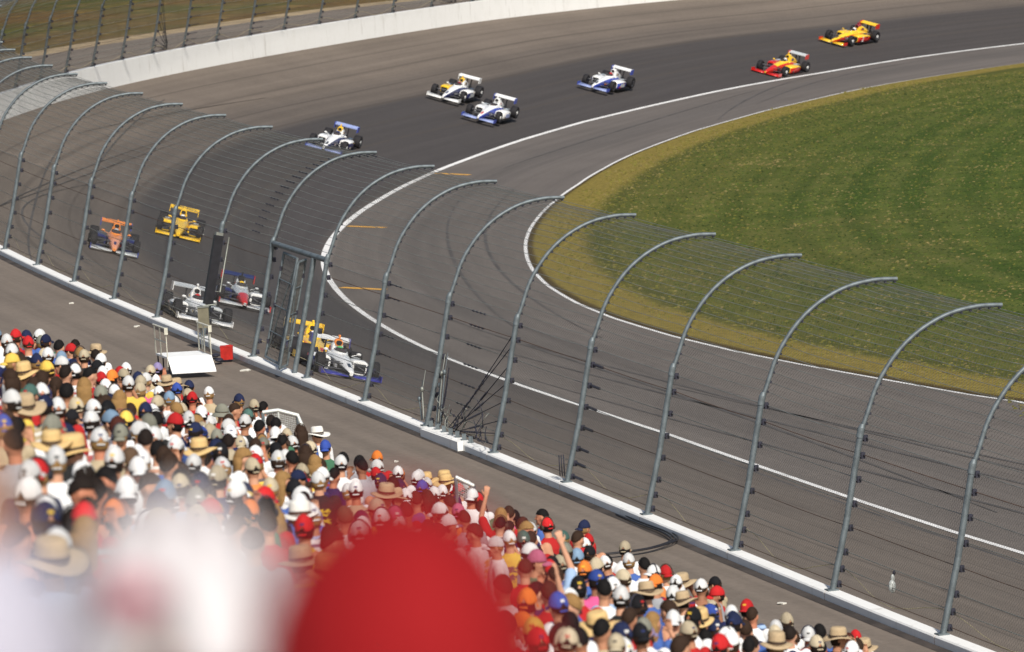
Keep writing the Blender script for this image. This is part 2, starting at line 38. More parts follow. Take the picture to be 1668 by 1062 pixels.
# ------------------------------------------------------------------ helpers
def tag(o, label=None, cat=None, group=None, kind=None):
    if label: o['label'] = label
    if cat: o['category'] = cat
    if group: o['group'] = group
    if kind: o['kind'] = kind
    return o
def empty(name, loc=(0,0,0), rz=0, mw=None):
    o = bpy.data.objects.new(name, None); o.empty_display_size = .3; COL.objects.link(o)
    if mw is not None: o.matrix_world = mw
    else: o.location = loc; o.rotation_euler = (0,0,rz)
    return o
class MB:
    """collects shapes, then links them as one mesh object"""
    def __init__(s): s.v=[]; s.f=[]; s.m=[]; s.sm=[]; s.uv=None
    def add(s, vs, fs, mi=0, smooth=False):
        b=len(s.v); s.v.extend([tuple(v) for v in vs]); s.f.extend([tuple(b+i for i in f) for f in fs])
        s.m.extend([mi]*len(fs)); s.sm.extend([smooth]*len(fs)); return s
    def box(s, c, d, mi=0, M=None, taper=(1,1)):
        x,y,z=[k/2 for k in d]; tx,ty=taper
        vs=[Vector((sx*x*(tx if sz>0 else 1), sy*y*(ty if sz>0 else 1), sz*z)) for sz in (-1,1) for sx,sy in ((-1,-1),(1,-1),(1,1),(-1,1))]
        if M is not None: vs=[M@v for v in vs]
        vs=[v+Vector(c) for v in vs]
        return s.add(vs,[(3,2,1,0),(4,5,6,7),(0,1,5,4),(1,2,6,5),(2,3,7,6),(3,0,4,7)],mi)
    def tube(s, pts, r, n=8, mi=0, caps=True, smooth=True):
        pts=[Vector(p) for p in pts]; rs=r if isinstance(r,(list,tuple)) else [r]*len(pts)
        vs=[];fs=[]; prev=None
        for i,p in enumerate(pts):
            t=(pts[min(i+1,len(pts)-1)]-pts[max(i-1,0)]).normalized()
            if prev is None:
                a=t.cross(Vector((0,0,1)));
                if a.length<1e-3: a=t.cross(Vector((1,0,0)))
                a.normalize()
            else:
                a=prev-t*prev.dot(t); a.normalize()
            prev=a; b=t.cross(a)
            for k in range(n):
                th=2*math.pi*k/n; vs.append(p+(a*math.cos(th)+b*math.sin(th))*rs[i])
        for i in range(len(pts)-1):
            for k in range(n):
                k2=(k+1)%n; fs.append((i*n+k,i*n+k2,(i+1)*n+k2,(i+1)*n+k))
        s.add(vs,fs,mi,smooth)
        if caps:
            L=len(pts)-1
            s.add(vs[:n],[tuple(range(n-1,-1,-1))],mi); s.add(vs[L*n:],[tuple(range(n))],mi)
        return s
    def ell(s, c, r, mi=0, nu=12, nv=8, M=None, zmin=-1.0):
        vs=[];fs=[]; c=Vector(c)
        for j in range(nv+1):
            ph=math.pi*j/nv
            z=math.cos(ph)
            if z<zmin: z=zmin
            rr=math.sqrt(max(0,1-z*z)) if z>zmin else math.sqrt(max(0,1-zmin*zmin))
            for i in range(nu):
                th=2*math.pi*i/nu; v=Vector((r[0]*rr*math.cos(th), r[1]*rr*math.sin(th), r[2]*z))
                if M is not None: v=M@v
                vs.append(c+v)
        for j in range(nv):
            for i in range(nu):
                i2=(i+1)%nu; fs.append((j*nu+i,(j+1)*nu+i,(j+1)*nu+i2,j*nu+i2))
        return s.add(vs,fs,mi,True)
    def loft(s, rings, mi=0, cap=True, smooth=True, mis=None):
        n=len(rings[0]); vs=[v for r in rings for v in r]; b=len(s.v); s.v.extend([tuple(v) for v in vs])
        for j in range(len(rings)-1):
            for i in range(n):
                i2=(i+1)%n; s.f.append((b+j*n+i,b+j*n+i2,b+(j+1)*n+i2,b+(j+1)*n+i))
                s.m.append(mis(j,i) if mis else mi); s.sm.append(smooth)
        if cap:
            s.f.append(tuple(b+i for i in range(n-1,-1,-1))); s.m.append(mi); s.sm.append(False)
            o=b+(len(rings)-1)*n; s.f.append(tuple(o+i for i in range(n))); s.m.append(mi); s.sm.append(False)
        return s
    def grid(s, P, uv=None, mi=0, smooth=True):
        """P: array rows x cols x 3"""
        R,C=len(P),len(P[0]); b=len(s.v)
        s.v.extend([tuple(map(float,P[i][j])) for i in range(R) for j in range(C)])
        for i in range(R-1):
            for j in range(C-1):
                s.f.append((b+i*C+j,b+(i+1)*C+j,b+(i+1)*C+j+1,b+i*C+j+1)); s.m.append(mi); s.sm.append(smooth)
        if uv is not None:
            if s.uv is None: s.uv=[]
            s.uv.extend([tuple(map(float,uv[i][j])) for i in range(R) for j in range(C)])
        return s
    def mesh(s, name, mats):
        me=bpy.data.meshes.new(name); me.from_pydata(s.v,[],s.f)
        me.polygons.foreach_set('material_index',s.m); me.polygons.foreach_set('use_smooth',s.sm)
        for m in (mats if isinstance(mats,(list,tuple)) else [mats]): me.materials.append(m)
        if s.uv:
            ul=me.uv_layers.new(name='UVMap'); li=np.zeros(len(me.loops),dtype=np.int32); me.loops.foreach_get('vertex_index',li)
            ul.data.foreach_set('uv',np.array(s.uv,dtype=np.float32)[li].ravel())
        me.update(); return me
    def build(s, name, mats, parent=None, mw=None):
        return link(name, s.mesh(name,mats), parent, mw)
def link(name, me, parent=None, mw=None):
    o=bpy.data.objects.new(name,me); COL.objects.link(o)
    if parent is not None: o.parent=parent
    if mw is not None:
        if parent is not None: o.matrix_basis=mw
        else: o.matrix_world=mw
    return o
def nmat(name):
    m=bpy.data.materials.new(name); m.use_nodes=True; N=m.node_tree.nodes; L=m.node_tree.links
    return m,N,L,N['Principled BSDF']
def mth(N,L,op,a,b=None,c=None,clamp=False):
    n=N.new('ShaderNodeMath'); n.operation=op; n.use_clamp=clamp
    for i,x in enumerate((a,b,c)):
        if x is None: continue
        if isinstance(x,(int,float)): n.inputs[i].default_value=x
        else: L.new(x,n.inputs[i])
    return n.outputs[0]
def mixc(N,L,f,a,b,mode='MIX'):
    n=N.new('ShaderNodeMix'); n.data_type='RGBA'; n.blend_type=mode
    for k,x in ((0,f),(6,a),(7,b)):
        if isinstance(x,(int,float)): n.inputs[k].default_value=x
        elif isinstance(x,tuple): n.inputs[k].default_value=(x[0],x[1],x[2],1)
        else: L.new(x,n.inputs[k])
    return n.outputs[2]
def noise(N,L,vec,scale,detail=4,rough=.55,dist=0):
    n=N.new('ShaderNodeTexNoise'); n.inputs['Scale'].default_value=scale; n.inputs['Detail'].default_value=detail
    n.inputs['Roughness'].default_value=rough; n.inputs['Distortion'].default_value=dist
    if vec is not None: L.new(vec,n.inputs['Vector'])
    return n.outputs['Fac']
def mapv(N,L,vec,scale):
    n=N.new('ShaderNodeMapping'); n.inputs['Scale'].default_value=scale; L.new(vec,n.inputs['Vector']); return n.outputs[0]
def ss_(N,L,x,a,b):
    n=N.new('ShaderNodeMapRange'); n.interpolation_type='SMOOTHSTEP'; n.inputs['From Min'].default_value=a; n.inputs['From Max'].default_value=b
    L.new(x,n.inputs['Value']); return n.outputs[0]
def plain(name, col, rough=.6, metal=0, var=.12, scale=6, spec=.4, coat=0):
    m,N,L,P=nmat(name)
    tc=N.new('ShaderNodeTexCoord'); f=noise(N,L,tc.outputs['Object'],scale,5,.6)
    a=tuple(min(1,c*(1-var)) for c in col); b=tuple(min(1,c*(1+var)) for c in col)
    L.new(mixc(N,L,ss_(N,L,f,.3,.7),a,b),P.inputs['Base Color'])
    P.inputs['Roughness'].default_value=rough; P.inputs['Metallic'].default_value=metal
    P.inputs['Specular IOR Level'].default_value=spec; P.inputs['Coat Weight'].default_value=coat
    return m
def objcol(name, rough=.8, var=.12, scale=14, mode=None):
    """cloth, hair or skin whose colour is the object's own colour"""
    m,N,L,P=nmat(name); oi=N.new('ShaderNodeObjectInfo'); tc=N.new('ShaderNodeTexCoord')
    f=noise(N,L,tc.outputs['Object'],scale,5,.65)
    k=mth(N,L,'MULTIPLY_ADD',f,var*2,1-var)
    vm=N.new('ShaderNodeVectorMath'); vm.operation='SCALE'; L.new(oi.outputs['Color'],vm.inputs[0]); L.new(k,vm.inputs['Scale'])
    L.new(vm.outputs[0],P.inputs['Base Color']); P.inputs['Roughness'].default_value=rough; P.inputs['Specular IOR Level'].default_value=.2
    if mode:
        sp=N.new('ShaderNodeSeparateXYZ'); L.new(tc.outputs['Object'],sp.inputs[0]); X,Y,Z=sp.outputs
        ax=mth(N,L,'ABSOLUTE',X); rnd=oi.outputs['Random']
        def lt(a,v): return mth(N,L,'LESS_THAN',a,v)
        def gt(a,v): return mth(N,L,'GREATER_THAN',a,v)
        def AND(*q):
            r=q[0]
            for k_ in q[1:]: r=mth(N,L,'MULTIPLY',r,k_)
            return r
        inv=N.new('ShaderNodeValToRGB'); inv.color_ramp.interpolation='CONSTANT'; L.new(mth(N,L,'FRACT',mth(N,L,'MULTIPLY',rnd,37.3)),inv.inputs[0])
        el=inv.color_ramp.elements; el[0].color=(.02,.03,.10,1); el[1].position=.3; el[1].color=(.40,.02,.02,1)
        for p_,c_ in ((.5,(.70,.68,.64,1)),(.68,(.02,.02,.02,1)),(.84,(.60,.40,.04,1))): e_=el.new(p_); e_.color=c_
        if mode=='shirt':
            pr=AND(lt(ax,.10),gt(Z,1.14),lt(Z,1.34),gt(rnd,.55),ss_(N,L,noise(N,L,mapv(N,L,tc.outputs['Object'],(14,1,30)),1,3),.46,.54))
            stp=AND(gt(mth(N,L,'SINE',mth(N,L,'MULTIPLY',Z,95)),.2),lt(rnd,.12)); fac=mth(N,L,'MAXIMUM',pr,stp)
        else:
            fac=mth(N,L,'MAXIMUM',AND(lt(ax,.030),gt(Y,.05),gt(Z,1.66),lt(Z,1.715),gt(rnd,.25)),AND(lt(ax,.020),lt(Y,-.05),gt(Z,1.685),lt(Z,1.705),gt(rnd,.5)))
            fac=mth(N,L,'MAXIMUM',fac,AND(gt(Y,.105),gt(mth(N,L,'FRACT',mth(N,L,'MULTIPLY',rnd,11.7)),.7)))
        L.new(mixc(N,L,mth(N,L,'MULTIPLY',fac,.85),vm.outputs[0],inv.outputs[0]),P.inputs['Base Color'])
    b=N.new('ShaderNodeBump'); b.inputs['Strength'].default_value=.5; b.inputs['Distance'].default_value=.012
    L.new(noise(N,L,tc.outputs['Object'],scale*2.2,3),b.inputs['Height']); L.new(b.outputs[0],P.inputs['Normal'])
    return m

# ------------------------------------------------------------------ track geometry
CUR=np.array(CUR); SS,CX,CY,CZ=CUR.T
CH=np.unwrap(np.arctan2(np.gradient(CY),np.gradient(CX)))
WT=np.array(WT); GT=np.array(GT); BAY=5.6; WALLH=1.29
fx=lambda s:np.interp(s,SS,CX); fy=lambda s:np.interp(s,SS,CY); fz=lambda s:np.interp(s,SS,CZ); fh=lambda s:np.interp(s,SS,CH)
def off(s,d):
    h=fh(s); return fx(s)+np.sin(h)*d, fy(s)-np.cos(h)*d
wd_=lambda s:np.interp(s,WT[:,0],WT[:,1]); gd_=lambda s:np.interp(s,GT[:,0],GT[:,1])
def surf(s,d):
    x,y=off(s,d); return Vector((float(x),float(y),float((fz(s)-WALLH)*(1-d/16.8))))
S0,S1=-9.5,65.5
def strip(name, ds, zf, mat, s0=S0, s1=S1, step=.25, kind='structure', wt=None):
    ss=np.arange(s0,s1+.001,step); P=[];U=[]
    for s in ss:
        r=[];u=[]
        for d in ds:
            dd=d(s) if callable(d) else d
            x,y=off(s,dd); r.append((x,y,zf(s,dd))); u.append((s*BAY,dd))
        P.append(r);U.append(u)
    mb=MB(); mb.grid(P,U); o=mb.build(name,mat); tag(o,kind=kind); return o

# --- asphalt / paint / grass materials
def asphalt(name, base, groove=None, fine=.34, seams=()):
    m,N,L,P=nmat(name); uv=N.new('ShaderNodeUVMap'); uv.uv_map='UVMap'; sp=N.new('ShaderNodeSeparateXYZ'); L.new(uv.outputs[0],sp.inputs[0])
    tc=N.new('ShaderNodeTexCoord'); s_,d_=sp.outputs[0],sp.outputs[1]
    streak=noise(N,L,mapv(N,L,uv.outputs[0],(.02,1.6,1)),1.0,6,.65)
    streak2=noise(N,L,mapv(N,L,uv.outputs[0],(.006,.35,1)),1.0,3,.5)
    blot=noise(N,L,tc.outputs['Object'],.12,5,.6)
    grain=noise(N,L,tc.outputs['Object'],5.0,6,.8)
    col=mixc(N,L,ss_(N,L,blot,.25,.75),tuple(c*.9 for c in base),tuple(c*1.09 for c in base))
    if groove:
        gcol,bands=groove
        # bands: list of (d0,d1,soft,strength)
        dn=mth(N,L,'ADD',d_,mth(N,L,'MULTIPLY',mth(N,L,'SUBTRACT',streak2,.5),2.6))
        fade=ss_(N,L,s_,30,110)
        for d0,d1,sf,st in bands:
            a=ss_(N,L,dn,d0-sf,d0+sf); b=ss_(N,L,dn,d1+sf,d1-sf)
            b=mth(N,L,'SUBTRACT',1,ss_(N,L,dn,d1-sf,d1+sf))
            f=mth(N,L,'MULTIPLY',mth(N,L,'MULTIPLY',a,b),mth(N,L,'MULTIPLY_ADD',fade,st*.82,st*.18))
            col=mixc(N,L,f,col,gcol)
    k=mth(N,L,'MULTIPLY_ADD',streak,.80,.60); k2=mth(N,L,'MULTIPLY_ADD',grain,fine*2,1-fine)
    vm=N.new('ShaderNodeVectorMath'); vm.operation='SCALE'; L.new(col,vm.inputs[0]); L.new(mth(N,L,'MULTIPLY',k,k2),vm.inputs['Scale'])
    out=vm.outputs[0]
    for ds,wid in seams:
        q=mth(N,L,'ABSOLUTE',mth(N,L,'SUBTRACT',mth(N,L,'ADD',d_,mth(N,L,'MULTIPLY',mth(N,L,'SUBTRACT',noise(N,L,mapv(N,L,uv.outputs[0],(.03,0,1)),1,2),.5),.35)),ds))
        f=mth(N,L,'MULTIPLY',mth(N,L,'SUBTRACT',1,ss_(N,L,q,wid*.4,wid)),mth(N,L,'MULTIPLY_ADD',streak2,.9,.1))
        out=mixc(N,L,f,out,tuple(c*.45 for c in base))
    L.new(out,P.inputs['Base Color']); P.inputs['Roughness'].default_value=.85; P.inputs['Specular IOR Level'].default_value=.25
    b=N.new('ShaderNodeBump'); b.inputs['Strength'].default_value=.4; b.inputs['Distance'].default_value=.02
    L.new(noise(N,L,tc.outputs['Object'],25,3),b.inputs['Height']); L.new(b.outputs[0],P.inputs['Normal'])
    return m
M_track=asphalt('racing_asphalt',(.152,.124,.100),((.050,.045,.044),[(8.6,17.4,.8,.92),(5.4,9.2,1.2,.35)]),seams=((4.3,.16),(8.4,.12),(12.7,.10),(2.1,.08),(6.4,.09),(10.6,.07)))
M_apron=asphalt('apron_asphalt',(.132,.114,.100),((.095,.084,.076),[(19.5,22.5,1.5,.5)]))
M_pave=asphalt('service_asphalt',(.176,.144,.116))
def grassmat():
    m,N,L,P=nmat('infield_grass'); uv=N.new('ShaderNodeUVMap'); uv.uv_map='UVMap'; sp=N.new('ShaderNodeSeparateXYZ'); L.new(uv.outputs[0],sp.inputs[0])
    tc=N.new('ShaderNodeTexCoord'); d_=sp.outputs[1]; ob=tc.outputs['Object']
    big=noise(N,L,ob,.035,5,.6); mid=noise(N,L,ob,.28,5,.65); fine=noise(N,L,ob,4.5,7,.85)
    dn=mth(N,L,'ADD',d_,mth(N,L,'MULTIPLY',mth(N,L,'SUBTRACT',mid,.5),1.2))
    green=mixc(N,L,ss_(N,L,mid,.35,.65),(.050,.078,.012),(.100,.122,.024))
    # mowing arcs along the curve
    wv=mth(N,L,'SINE',mth(N,L,'MULTIPLY',dn,2.3)); st=noise(N,L,mapv(N,L,uv.outputs[0],(.03,.8,1)),1,5,.65)
    green=mixc(N,L,mth(N,L,'MULTIPLY',ss_(N,L,wv,-.3,.8),.8),green,(.036,.066,.009))
    fa=mth(N,L,'SINE',mth(N,L,'MULTIPLY',mth(N,L,'ADD',d_,mth(N,L,'MULTIPLY',mid,.5)),5.4)); green=mixc(N,L,mth(N,L,'MULTIPLY',ss_(N,L,fa,-.2,.9),.30),green,(.036,.060,.010))
    green=mixc(N,L,mth(N,L,'MULTIPLY',ss_(N,L,st,.44,.66),.45),green,(.120,.122,.034))
    grn=noise(N,L,ob,1.3,7,.9)
    green=mixc(N,L,mth(N,L,'MULTIPLY',ss_(N,L,grn,.50,.64),.40),green,(.150,.135,.045)); green=mixc(N,L,mth(N,L,'MULTIPLY',mth(N,L,'SUBTRACT',1,ss_(N,L,grn,.36,.50)),.5),green,(.024,.040,.008))
    green=mixc(N,L,mth(N,L,'MULTIPLY',ss_(N,L,big,.45,.68),.45),green,(.120,.108,.032))
    dry=noise(N,L,mapv(N,L,ob,(.30,.28,1)),1,8,.8)
    green=mixc(N,L,mth(N,L,'MULTIPLY',ss_(N,L,dry,.58,.68),.55),green,(.19,.15,.065))
    lush=ss_(N,L,mth(N,L,'ADD',d_,mth(N,L,'MULTIPLY',big,10)),16,44)
    green=mixc(N,L,mth(N,L,'MULTIPLY',lush,.62),green,(.044,.086,.010))
    near_=mth(N,L,'SUBTRACT',1,ss_(N,L,dn,3,15)); green=mixc(N,L,mth(N,L,'MULTIPLY',near_,.6),green,(.118,.112,.026))
    band=mth(N,L,'SUBTRACT',1,ss_(N,L,dn,2.0,3.0))
    yel=mixc(N,L,ss_(N,L,fine,.3,.7),(.170,.132,.030),(.245,.190,.048))
    col=mixc(N,L,band,green,yel)
    dk=mth(N,L,'MULTIPLY',ss_(N,L,dn,2.2,2.9),mth(N,L,'SUBTRACT',1,ss_(N,L,dn,2.9,4.2)))
    col=mixc(N,L,mth(N,L,'MULTIPLY',dk,.35),col,(.040,.048,.012))
    edge=mth(N,L,'MULTIPLY',mth(N,L,'SUBTRACT',1,ss_(N,L,d_,.10,.34)),.85); col=mixc(N,L,edge,col,(.052,.034,.016))
    k=mth(N,L,'MULTIPLY_ADD',fine,1.7,.15); vm=N.new('ShaderNodeVectorMath'); vm.operation='SCALE'; L.new(col,vm.inputs[0]); L.new(k,vm.inputs['Scale'])
    L.new(vm.outputs[0],P.inputs['Base Color']); P.inputs['Roughness'].default_value=.95; P.inputs['Specular IOR Level'].default_value=.1
    b=N.new('ShaderNodeBump'); b.inputs['Strength'].default_value=.8; b.inputs['Distance'].default_value=.08
    L.new(noise(N,L,ob,7,5,.7),b.inputs['Height']); L.new(b.outputs[0],P.inputs['Normal']); return m
def roughgrass(name,a,bcol,c):
    m,N,L,P=nmat(name); tc=N.new('ShaderNodeTexCoord'); ob=tc.outputs['Object']
    big=noise(N,L,ob,.06,5,.65); mid=noise(N,L,ob,.5,6,.7); fine=noise(N,L,ob,3,6,.75)
    col=mixc(N,L,ss_(N,L,big,.35,.65),a,bcol); col=mixc(N,L,ss_(N,L,mid,.52,.7),col,c)
    k=mth(N,L,'MULTIPLY_ADD',fine,1.1,.45); vm=N.new('ShaderNodeVectorMath'); vm.operation='SCALE'; L.new(col,vm.inputs[0]); L.new(k,vm.inputs['Scale'])
    L.new(vm.outputs[0],P.inputs['Base Color']); P.inputs['Roughness'].default_value=.95; P.inputs['Specular IOR Level'].default_value=.1
    return m
M_grass=grassmat()
M_rough=roughgrass('bank_grass',(.075,.078,.016),(.125,.072,.022),(.27,.175,.05))
def paint(name,col,wear=.25):
    m,N,L,P=nmat(name); tc=N.new('ShaderNodeTexCoord'); f=noise(N,L,tc.outputs['Object'],1.5,6,.75); g=noise(N,L,tc.outputs['Object'],.15,3)
    L.new(mixc(N,L,mth(N,L,'MULTIPLY',ss_(N,L,mth(N,L,'MULTIPLY_ADD',g,.4,f),.62,.9),wear*2),col,tuple(c*.45 for c in col)),P.inputs['Base Color'])
    P.inputs['Roughness'].default_value=.7; return m
M_white=paint('white_line_paint',(.78,.77,.74)); M_orange=paint('orange_line_paint',(.82,.42,.05),.25)

# --- ground sheets
g=MB(); g.grid([[(-3000,-1500,-2.0),(3000,-1500,-2.0)],[(-3000,5000,-2.0),(3000,5000,-2.0)]]); tag(g.build('ground',M_rough),kind='structure')
strip('racing_track',[0]+[k*1.4 for k in range(1,12)]+[lambda s:wd_(s)],lambda s,d:(fz(s)-WALLH)*max(0.0,(1-d/wd_(s))),M_track)
strip('track_apron',[lambda s:wd_(s),lambda s:wd_(s)+2,lambda s:(wd_(s)+gd_(s))/2,lambda s:gd_(s)+.05],lambda s,d:0.0,M_apron)
def ribbon(name,dfun,wid,lift,mat,s0=S0,s1=S1): 
    return strip(name,[lambda s:dfun(s)-wid/2,lambda s:dfun(s)+wid/2],lambda s,d:lift+((fz(s)-WALLH)*max(0,(1-d/wd_(s)))),mat,s0,s1)
ribbon('white_track_line',lambda s:wd_(s),.26,.012,M_white)
ribbon('white_apron_line',lambda s:gd_(s)-.12,.15,.010,M_white)
for a,b in M['tick']:
    a=Vector((*a,0));b=Vector((*b,0)); t=(b-a); n=Vector((-t.y,t.x,0)).normalized()*.17
    mb=MB(); mb.grid([[a-n+Vector((0,0,.012)),a+n+Vector((0,0,.012))],[b-n+Vector((0,0,.012)),b+n+Vector((0,0,.012))]]); tag(mb.build('orange_apron_mark',M_orange),kind='structure')
# infield grass: a field grid whose UV holds the distance from the apron edge
gx=np.arange(-22,150,1.5); gy=np.concatenate([np.arange(60,330,1.5),np.arange(330,640,5)])
es=np.arange(S0,S1,.1); ex,ey=off(es,gd_(es)); eh=fh(es); PX,PY=np.meshgrid(gx,gy)
Q=np.stack([PX.ravel(),PY.ravel()],1); best=np.full(len(Q),1e9); bs=np.zeros(len(Q)); sg=np.ones(len(Q))
for k in range(0,len(es),1):
    dx=Q[:,0]-ex[k]; dy=Q[:,1]-ey[k]; d=np.hypot(dx,dy); mk=d<best
    best[mk]=d[mk]; bs[mk]=es[k]; sg[mk]=np.sign(dx*math.sin(eh[k])-dy*math.cos(eh[k]))[mk]
dist=(best*sg).reshape(PX.shape); bs=bs.reshape(PX.shape)
mb=MB(); n1,n2=PX.shape; idx=-np.ones(PX.shape,int); mb.uv=[]
nb=np.median(np.stack([np.roll(np.roll(dist,a_,0),c_,1) for a_ in (-2,-1,0,1,2) for c_ in (-2,-1,0,1,2)]),0); dist=np.where((dist<0)&(nb>3),nb,dist); msk=(PX>14)&(PY>150)&(PY<300); dist=np.where(msk,np.abs(dist),dist); keep=dist>3.0
for i in range(n1):
    for j in range(n2):
        if keep[i,j]:
            idx[i,j]=len(mb.v); mb.v.append((PX[i,j],PY[i,j],.03)); mb.uv.append((bs[i,j]*BAY,dist[i,j]))
for i in range(n1-1):
    for j in range(n2-1):
        q=(idx[i,j],idx[i,j+1],idx[i+1,j+1],idx[i+1,j])
        if min(q)>=0: mb.f.append(q); mb.m.append(0); mb.sm.append(False)
lawn=mb.build('infield_lawn',M_grass); tag(lawn,kind='structure')
# edge band of the lawn follows the apron exactly; it dips under nothing
ss=np.arange(S0,S1,.25); P=[];U=[]
for s in ss:
    r=[];u=[]
    for d in (0,.25,.6,1.2,2.2,3.4,4.8,6.5,8.5,9.0):
        x,y=off(s,gd_(s)+d); r.append((x,y,(.02 if d<.1 else .055)-(0 if d<8.7 else .2))); u.append((s*BAY,d))
    P.append(r);U.append(u)
mb=MB(); mb.grid(P,U); tag(mb.build('lawn_edge',M_grass),kind='structure')
# grass tufts along the lawn edge and over the near lawn (uncountable)
tb=MB(); M_tuft=plain('grass_blades',(.14,.13,.025),.9,0,.4,3)
M_tuft2=plain('green_blades',(.06,.085,.014),.9,0,.4,3)
M_tuft3=plain('dark_blades',(.034,.055,.010),.9,0,.3,3); M_tuft4=plain('straw_blades',(.19,.155,.060),.9,0,.3,3)
lx=RNG.uniform(-14,60,220000); ly=RNG.uniform(70,345,220000); tn=0
from mathutils import noise as mnoise
gi=np.clip(((lx-gx[0])/1.5).astype(int),0,len(gx)-1); gj=np.clip(((ly-gy[0])/1.5).astype(int),0,len(gy)-1); ld=dist[gj,gi]
for x,y,d in zip(lx,ly,ld):
    if d<.35 or abs((FPX*x/y))>900: continue
    if tn>95000: break
    n_=.9*mnoise.noise(Vector((x*.10,y*.22,0)))+.7*mnoise.noise(Vector((x*.35,y*.5,3))); zb_=.055 if d<8.6 else .03
    arc_=math.sin(d*2.3+.8*n_)*.75
    q=random.random()
    if d<2.2+1.6*random.random(): m_=3 if q<.25 else 0
    elif q<.04+.55*max(0,n_): m_=3
    elif q<.42-.25*n_-.40*arc_: m_=2
    elif q<.88: m_=1
    else: m_=0
    w2=random.uniform(.03,.10); hg=random.uniform(.015,.048); a=random.gauss(0,.5); bx,by=math.cos(a)*w2,math.sin(a)*w2; tn+=1
    tb.add([(x-bx,y-by,zb_-.01),(x+bx,y+by,zb_-.01),(x+bx*.5,y+by*.5,zb_+hg),(x-bx*.6,y-by*.6,zb_+hg*.8)],[(0,1,2,3)],m_)
tag(tb.build('grass_tufts',[M_tuft,M_tuft2,M_tuft3,M_tuft4]),'short tufts of dry and green grass on the infield beside the apron','grass',kind='stuff')
strip('wall_shadow_strip',[-.56,-.48,-.33],lambda s,d:fz(s)-.164,plain('painted_wall_shade',(.050,.040,.034),.8,0,.35,1.2),S0,19)  # near wall's shadow, painted as a dark strip on the pavement
# outside the wall: paved service road, then bank
zo_=None
def zo(s,d): return fz(s)-.17
strip('service_road',[-9,-6,-3,-.33],zo,M_pave,19,S1)
strip('spectator_pavement',[-60,-40,-25,-14,-6,-.33],zo,M_pave,S0,19)
M_sand=plain('sandy_verge',(.34,.25,.14),.95,0,.3,.8)
strip('sand_verge',[-11.5,-9],lambda s,d:fz(s)-.17,M_sand,19,S1)
strip('grass_bank',[-260,-180,-120,-80,-50,-30,-18,-11.5],lambda s,d:fz(s)-.17-.012*max(0,-d-30),M_rough,19,S1,1.0)
# tyre marks: thin ribbons of rubber
M_rubber=plain('rubber_mark',(.075,.068,.063),.8,0,.3,.5)
def skid(name,pts,wid=.14):
    P=[]
    for i,(s,d) in enumerate(pts):
        p=surf(s,min(d,99)); 
        if d>wd_(s): x,y=off(s,d); p=Vector((float(x),float(y),0))
        else: p.z=float((fz(s)-WALLH)*max(0,1-d/wd_(s)))
        s2,d2=pts[min(i+1,len(pts)-1)]; s1,d1=pts[max(i-1,0)]
        a=Vector(off(s1,d1)); b=Vector(off(s2,d2)); t=(b-a).normalized(); n=Vector((-t.y,t.x,0))*wid/2*math.sin(math.pi*min(max(i/(len(pts)-1),.06),.94))**.5
        dz=.010
        P.append([(p.x-n.x,p.y-n.y,p.z+dz),(p.x+n.x,p.y+n.y,p.z+dz)])
    mb=MB(); mb.grid(P); tag(mb.build('tyre_mark',M_rubber),kind='structure')
def arc(s0,d0,s1,d1,bow=0,n=40): return [(s0+(s1-s0)*t,d0+(d1-d0)*t+bow*math.sin(math.pi*t)) for t in np.linspace(0,1,n)]
for a in [(50,15.5,40,24.2,-1.0),(51,17.5,42,23,-.5),(31,6.3,20,1.8,.8),(31.5,7.0,21,2.2,1),(29,3.5,18,3.2,1.6),(27,7,19,6,-2),(34,2.6,24,7.3,.5),(36,5,30,3.2,0),
          (5,22.5,18,18.3,.6),(4,24,17,20.2,.4),(3,20,15,17.6,.5),(2,26,14,21,.5),(8,19,19,19.5,1.2),(0,13,12,16,.5),(18,21,30,21.5,1.2),(17,23,31,23.5,.8),(44,19,34,20.5,.5),(10,12,19,8,0.5)]: skid('m',arc(*a))

# ------------------------------------------------------------------ concrete walls
def wallmat():
    m,N,L,P=nmat('white_concrete'); tc=N.new('ShaderNodeTexCoord'); ob=tc.outputs['Object']
    f=noise(N,L,ob,.8,6,.7); g_=noise(N,L,mapv(N,L,ob,(2.5,2.5,.35)),1,5,.7); h=noise(N,L,ob,14,3,.7)
    col=mixc(N,L,mth(N,L,'MULTIPLY',ss_(N,L,f,.45,.75),.35),(.80,.795,.77),(.66,.645,.60))
    col=mixc(N,L,mth(N,L,'MULTIPLY',ss_(N,L,g_,.56,.72),.5),col,(.42,.39,.34)); col=mixc(N,L,mth(N,L,'MULTIPLY',ss_(N,L,h,.62,.78),.3),col,(.45,.42,.38))
    L.new(col,P.inputs['Base Color']); P.inputs['Roughness'].default_value=.75
    b=N.new('ShaderNodeBump'); b.inputs['Strength'].default_value=.35; b.inputs['Distance'].default_value=.02; L.new(noise(N,L,ob,6,5,.7),b.inputs['Height']); L.new(b.outputs[0],P.inputs['Normal'])
    return m
M_wall=wallmat(); M_joint=plain('rusty_joint',(.22,.12,.07),.9,0,.4,3)
M_steel=plain('galvanised_steel',(.140,.165,.176),.55,.35,.25,5); M_dark=plain('dark_clamp_steel',(.035,.035,.05),.6,.3,.3,9); M_wire=plain('cable_wire',(.27,.28,.25),.5,.5,.2,3); M_mesh=plain('chain_link_wire',(.13,.125,.11),.6,.5,.15,2)
M_rust=plain('rusty_cable',(.10,.055,.035),.8,.2,.3,4)
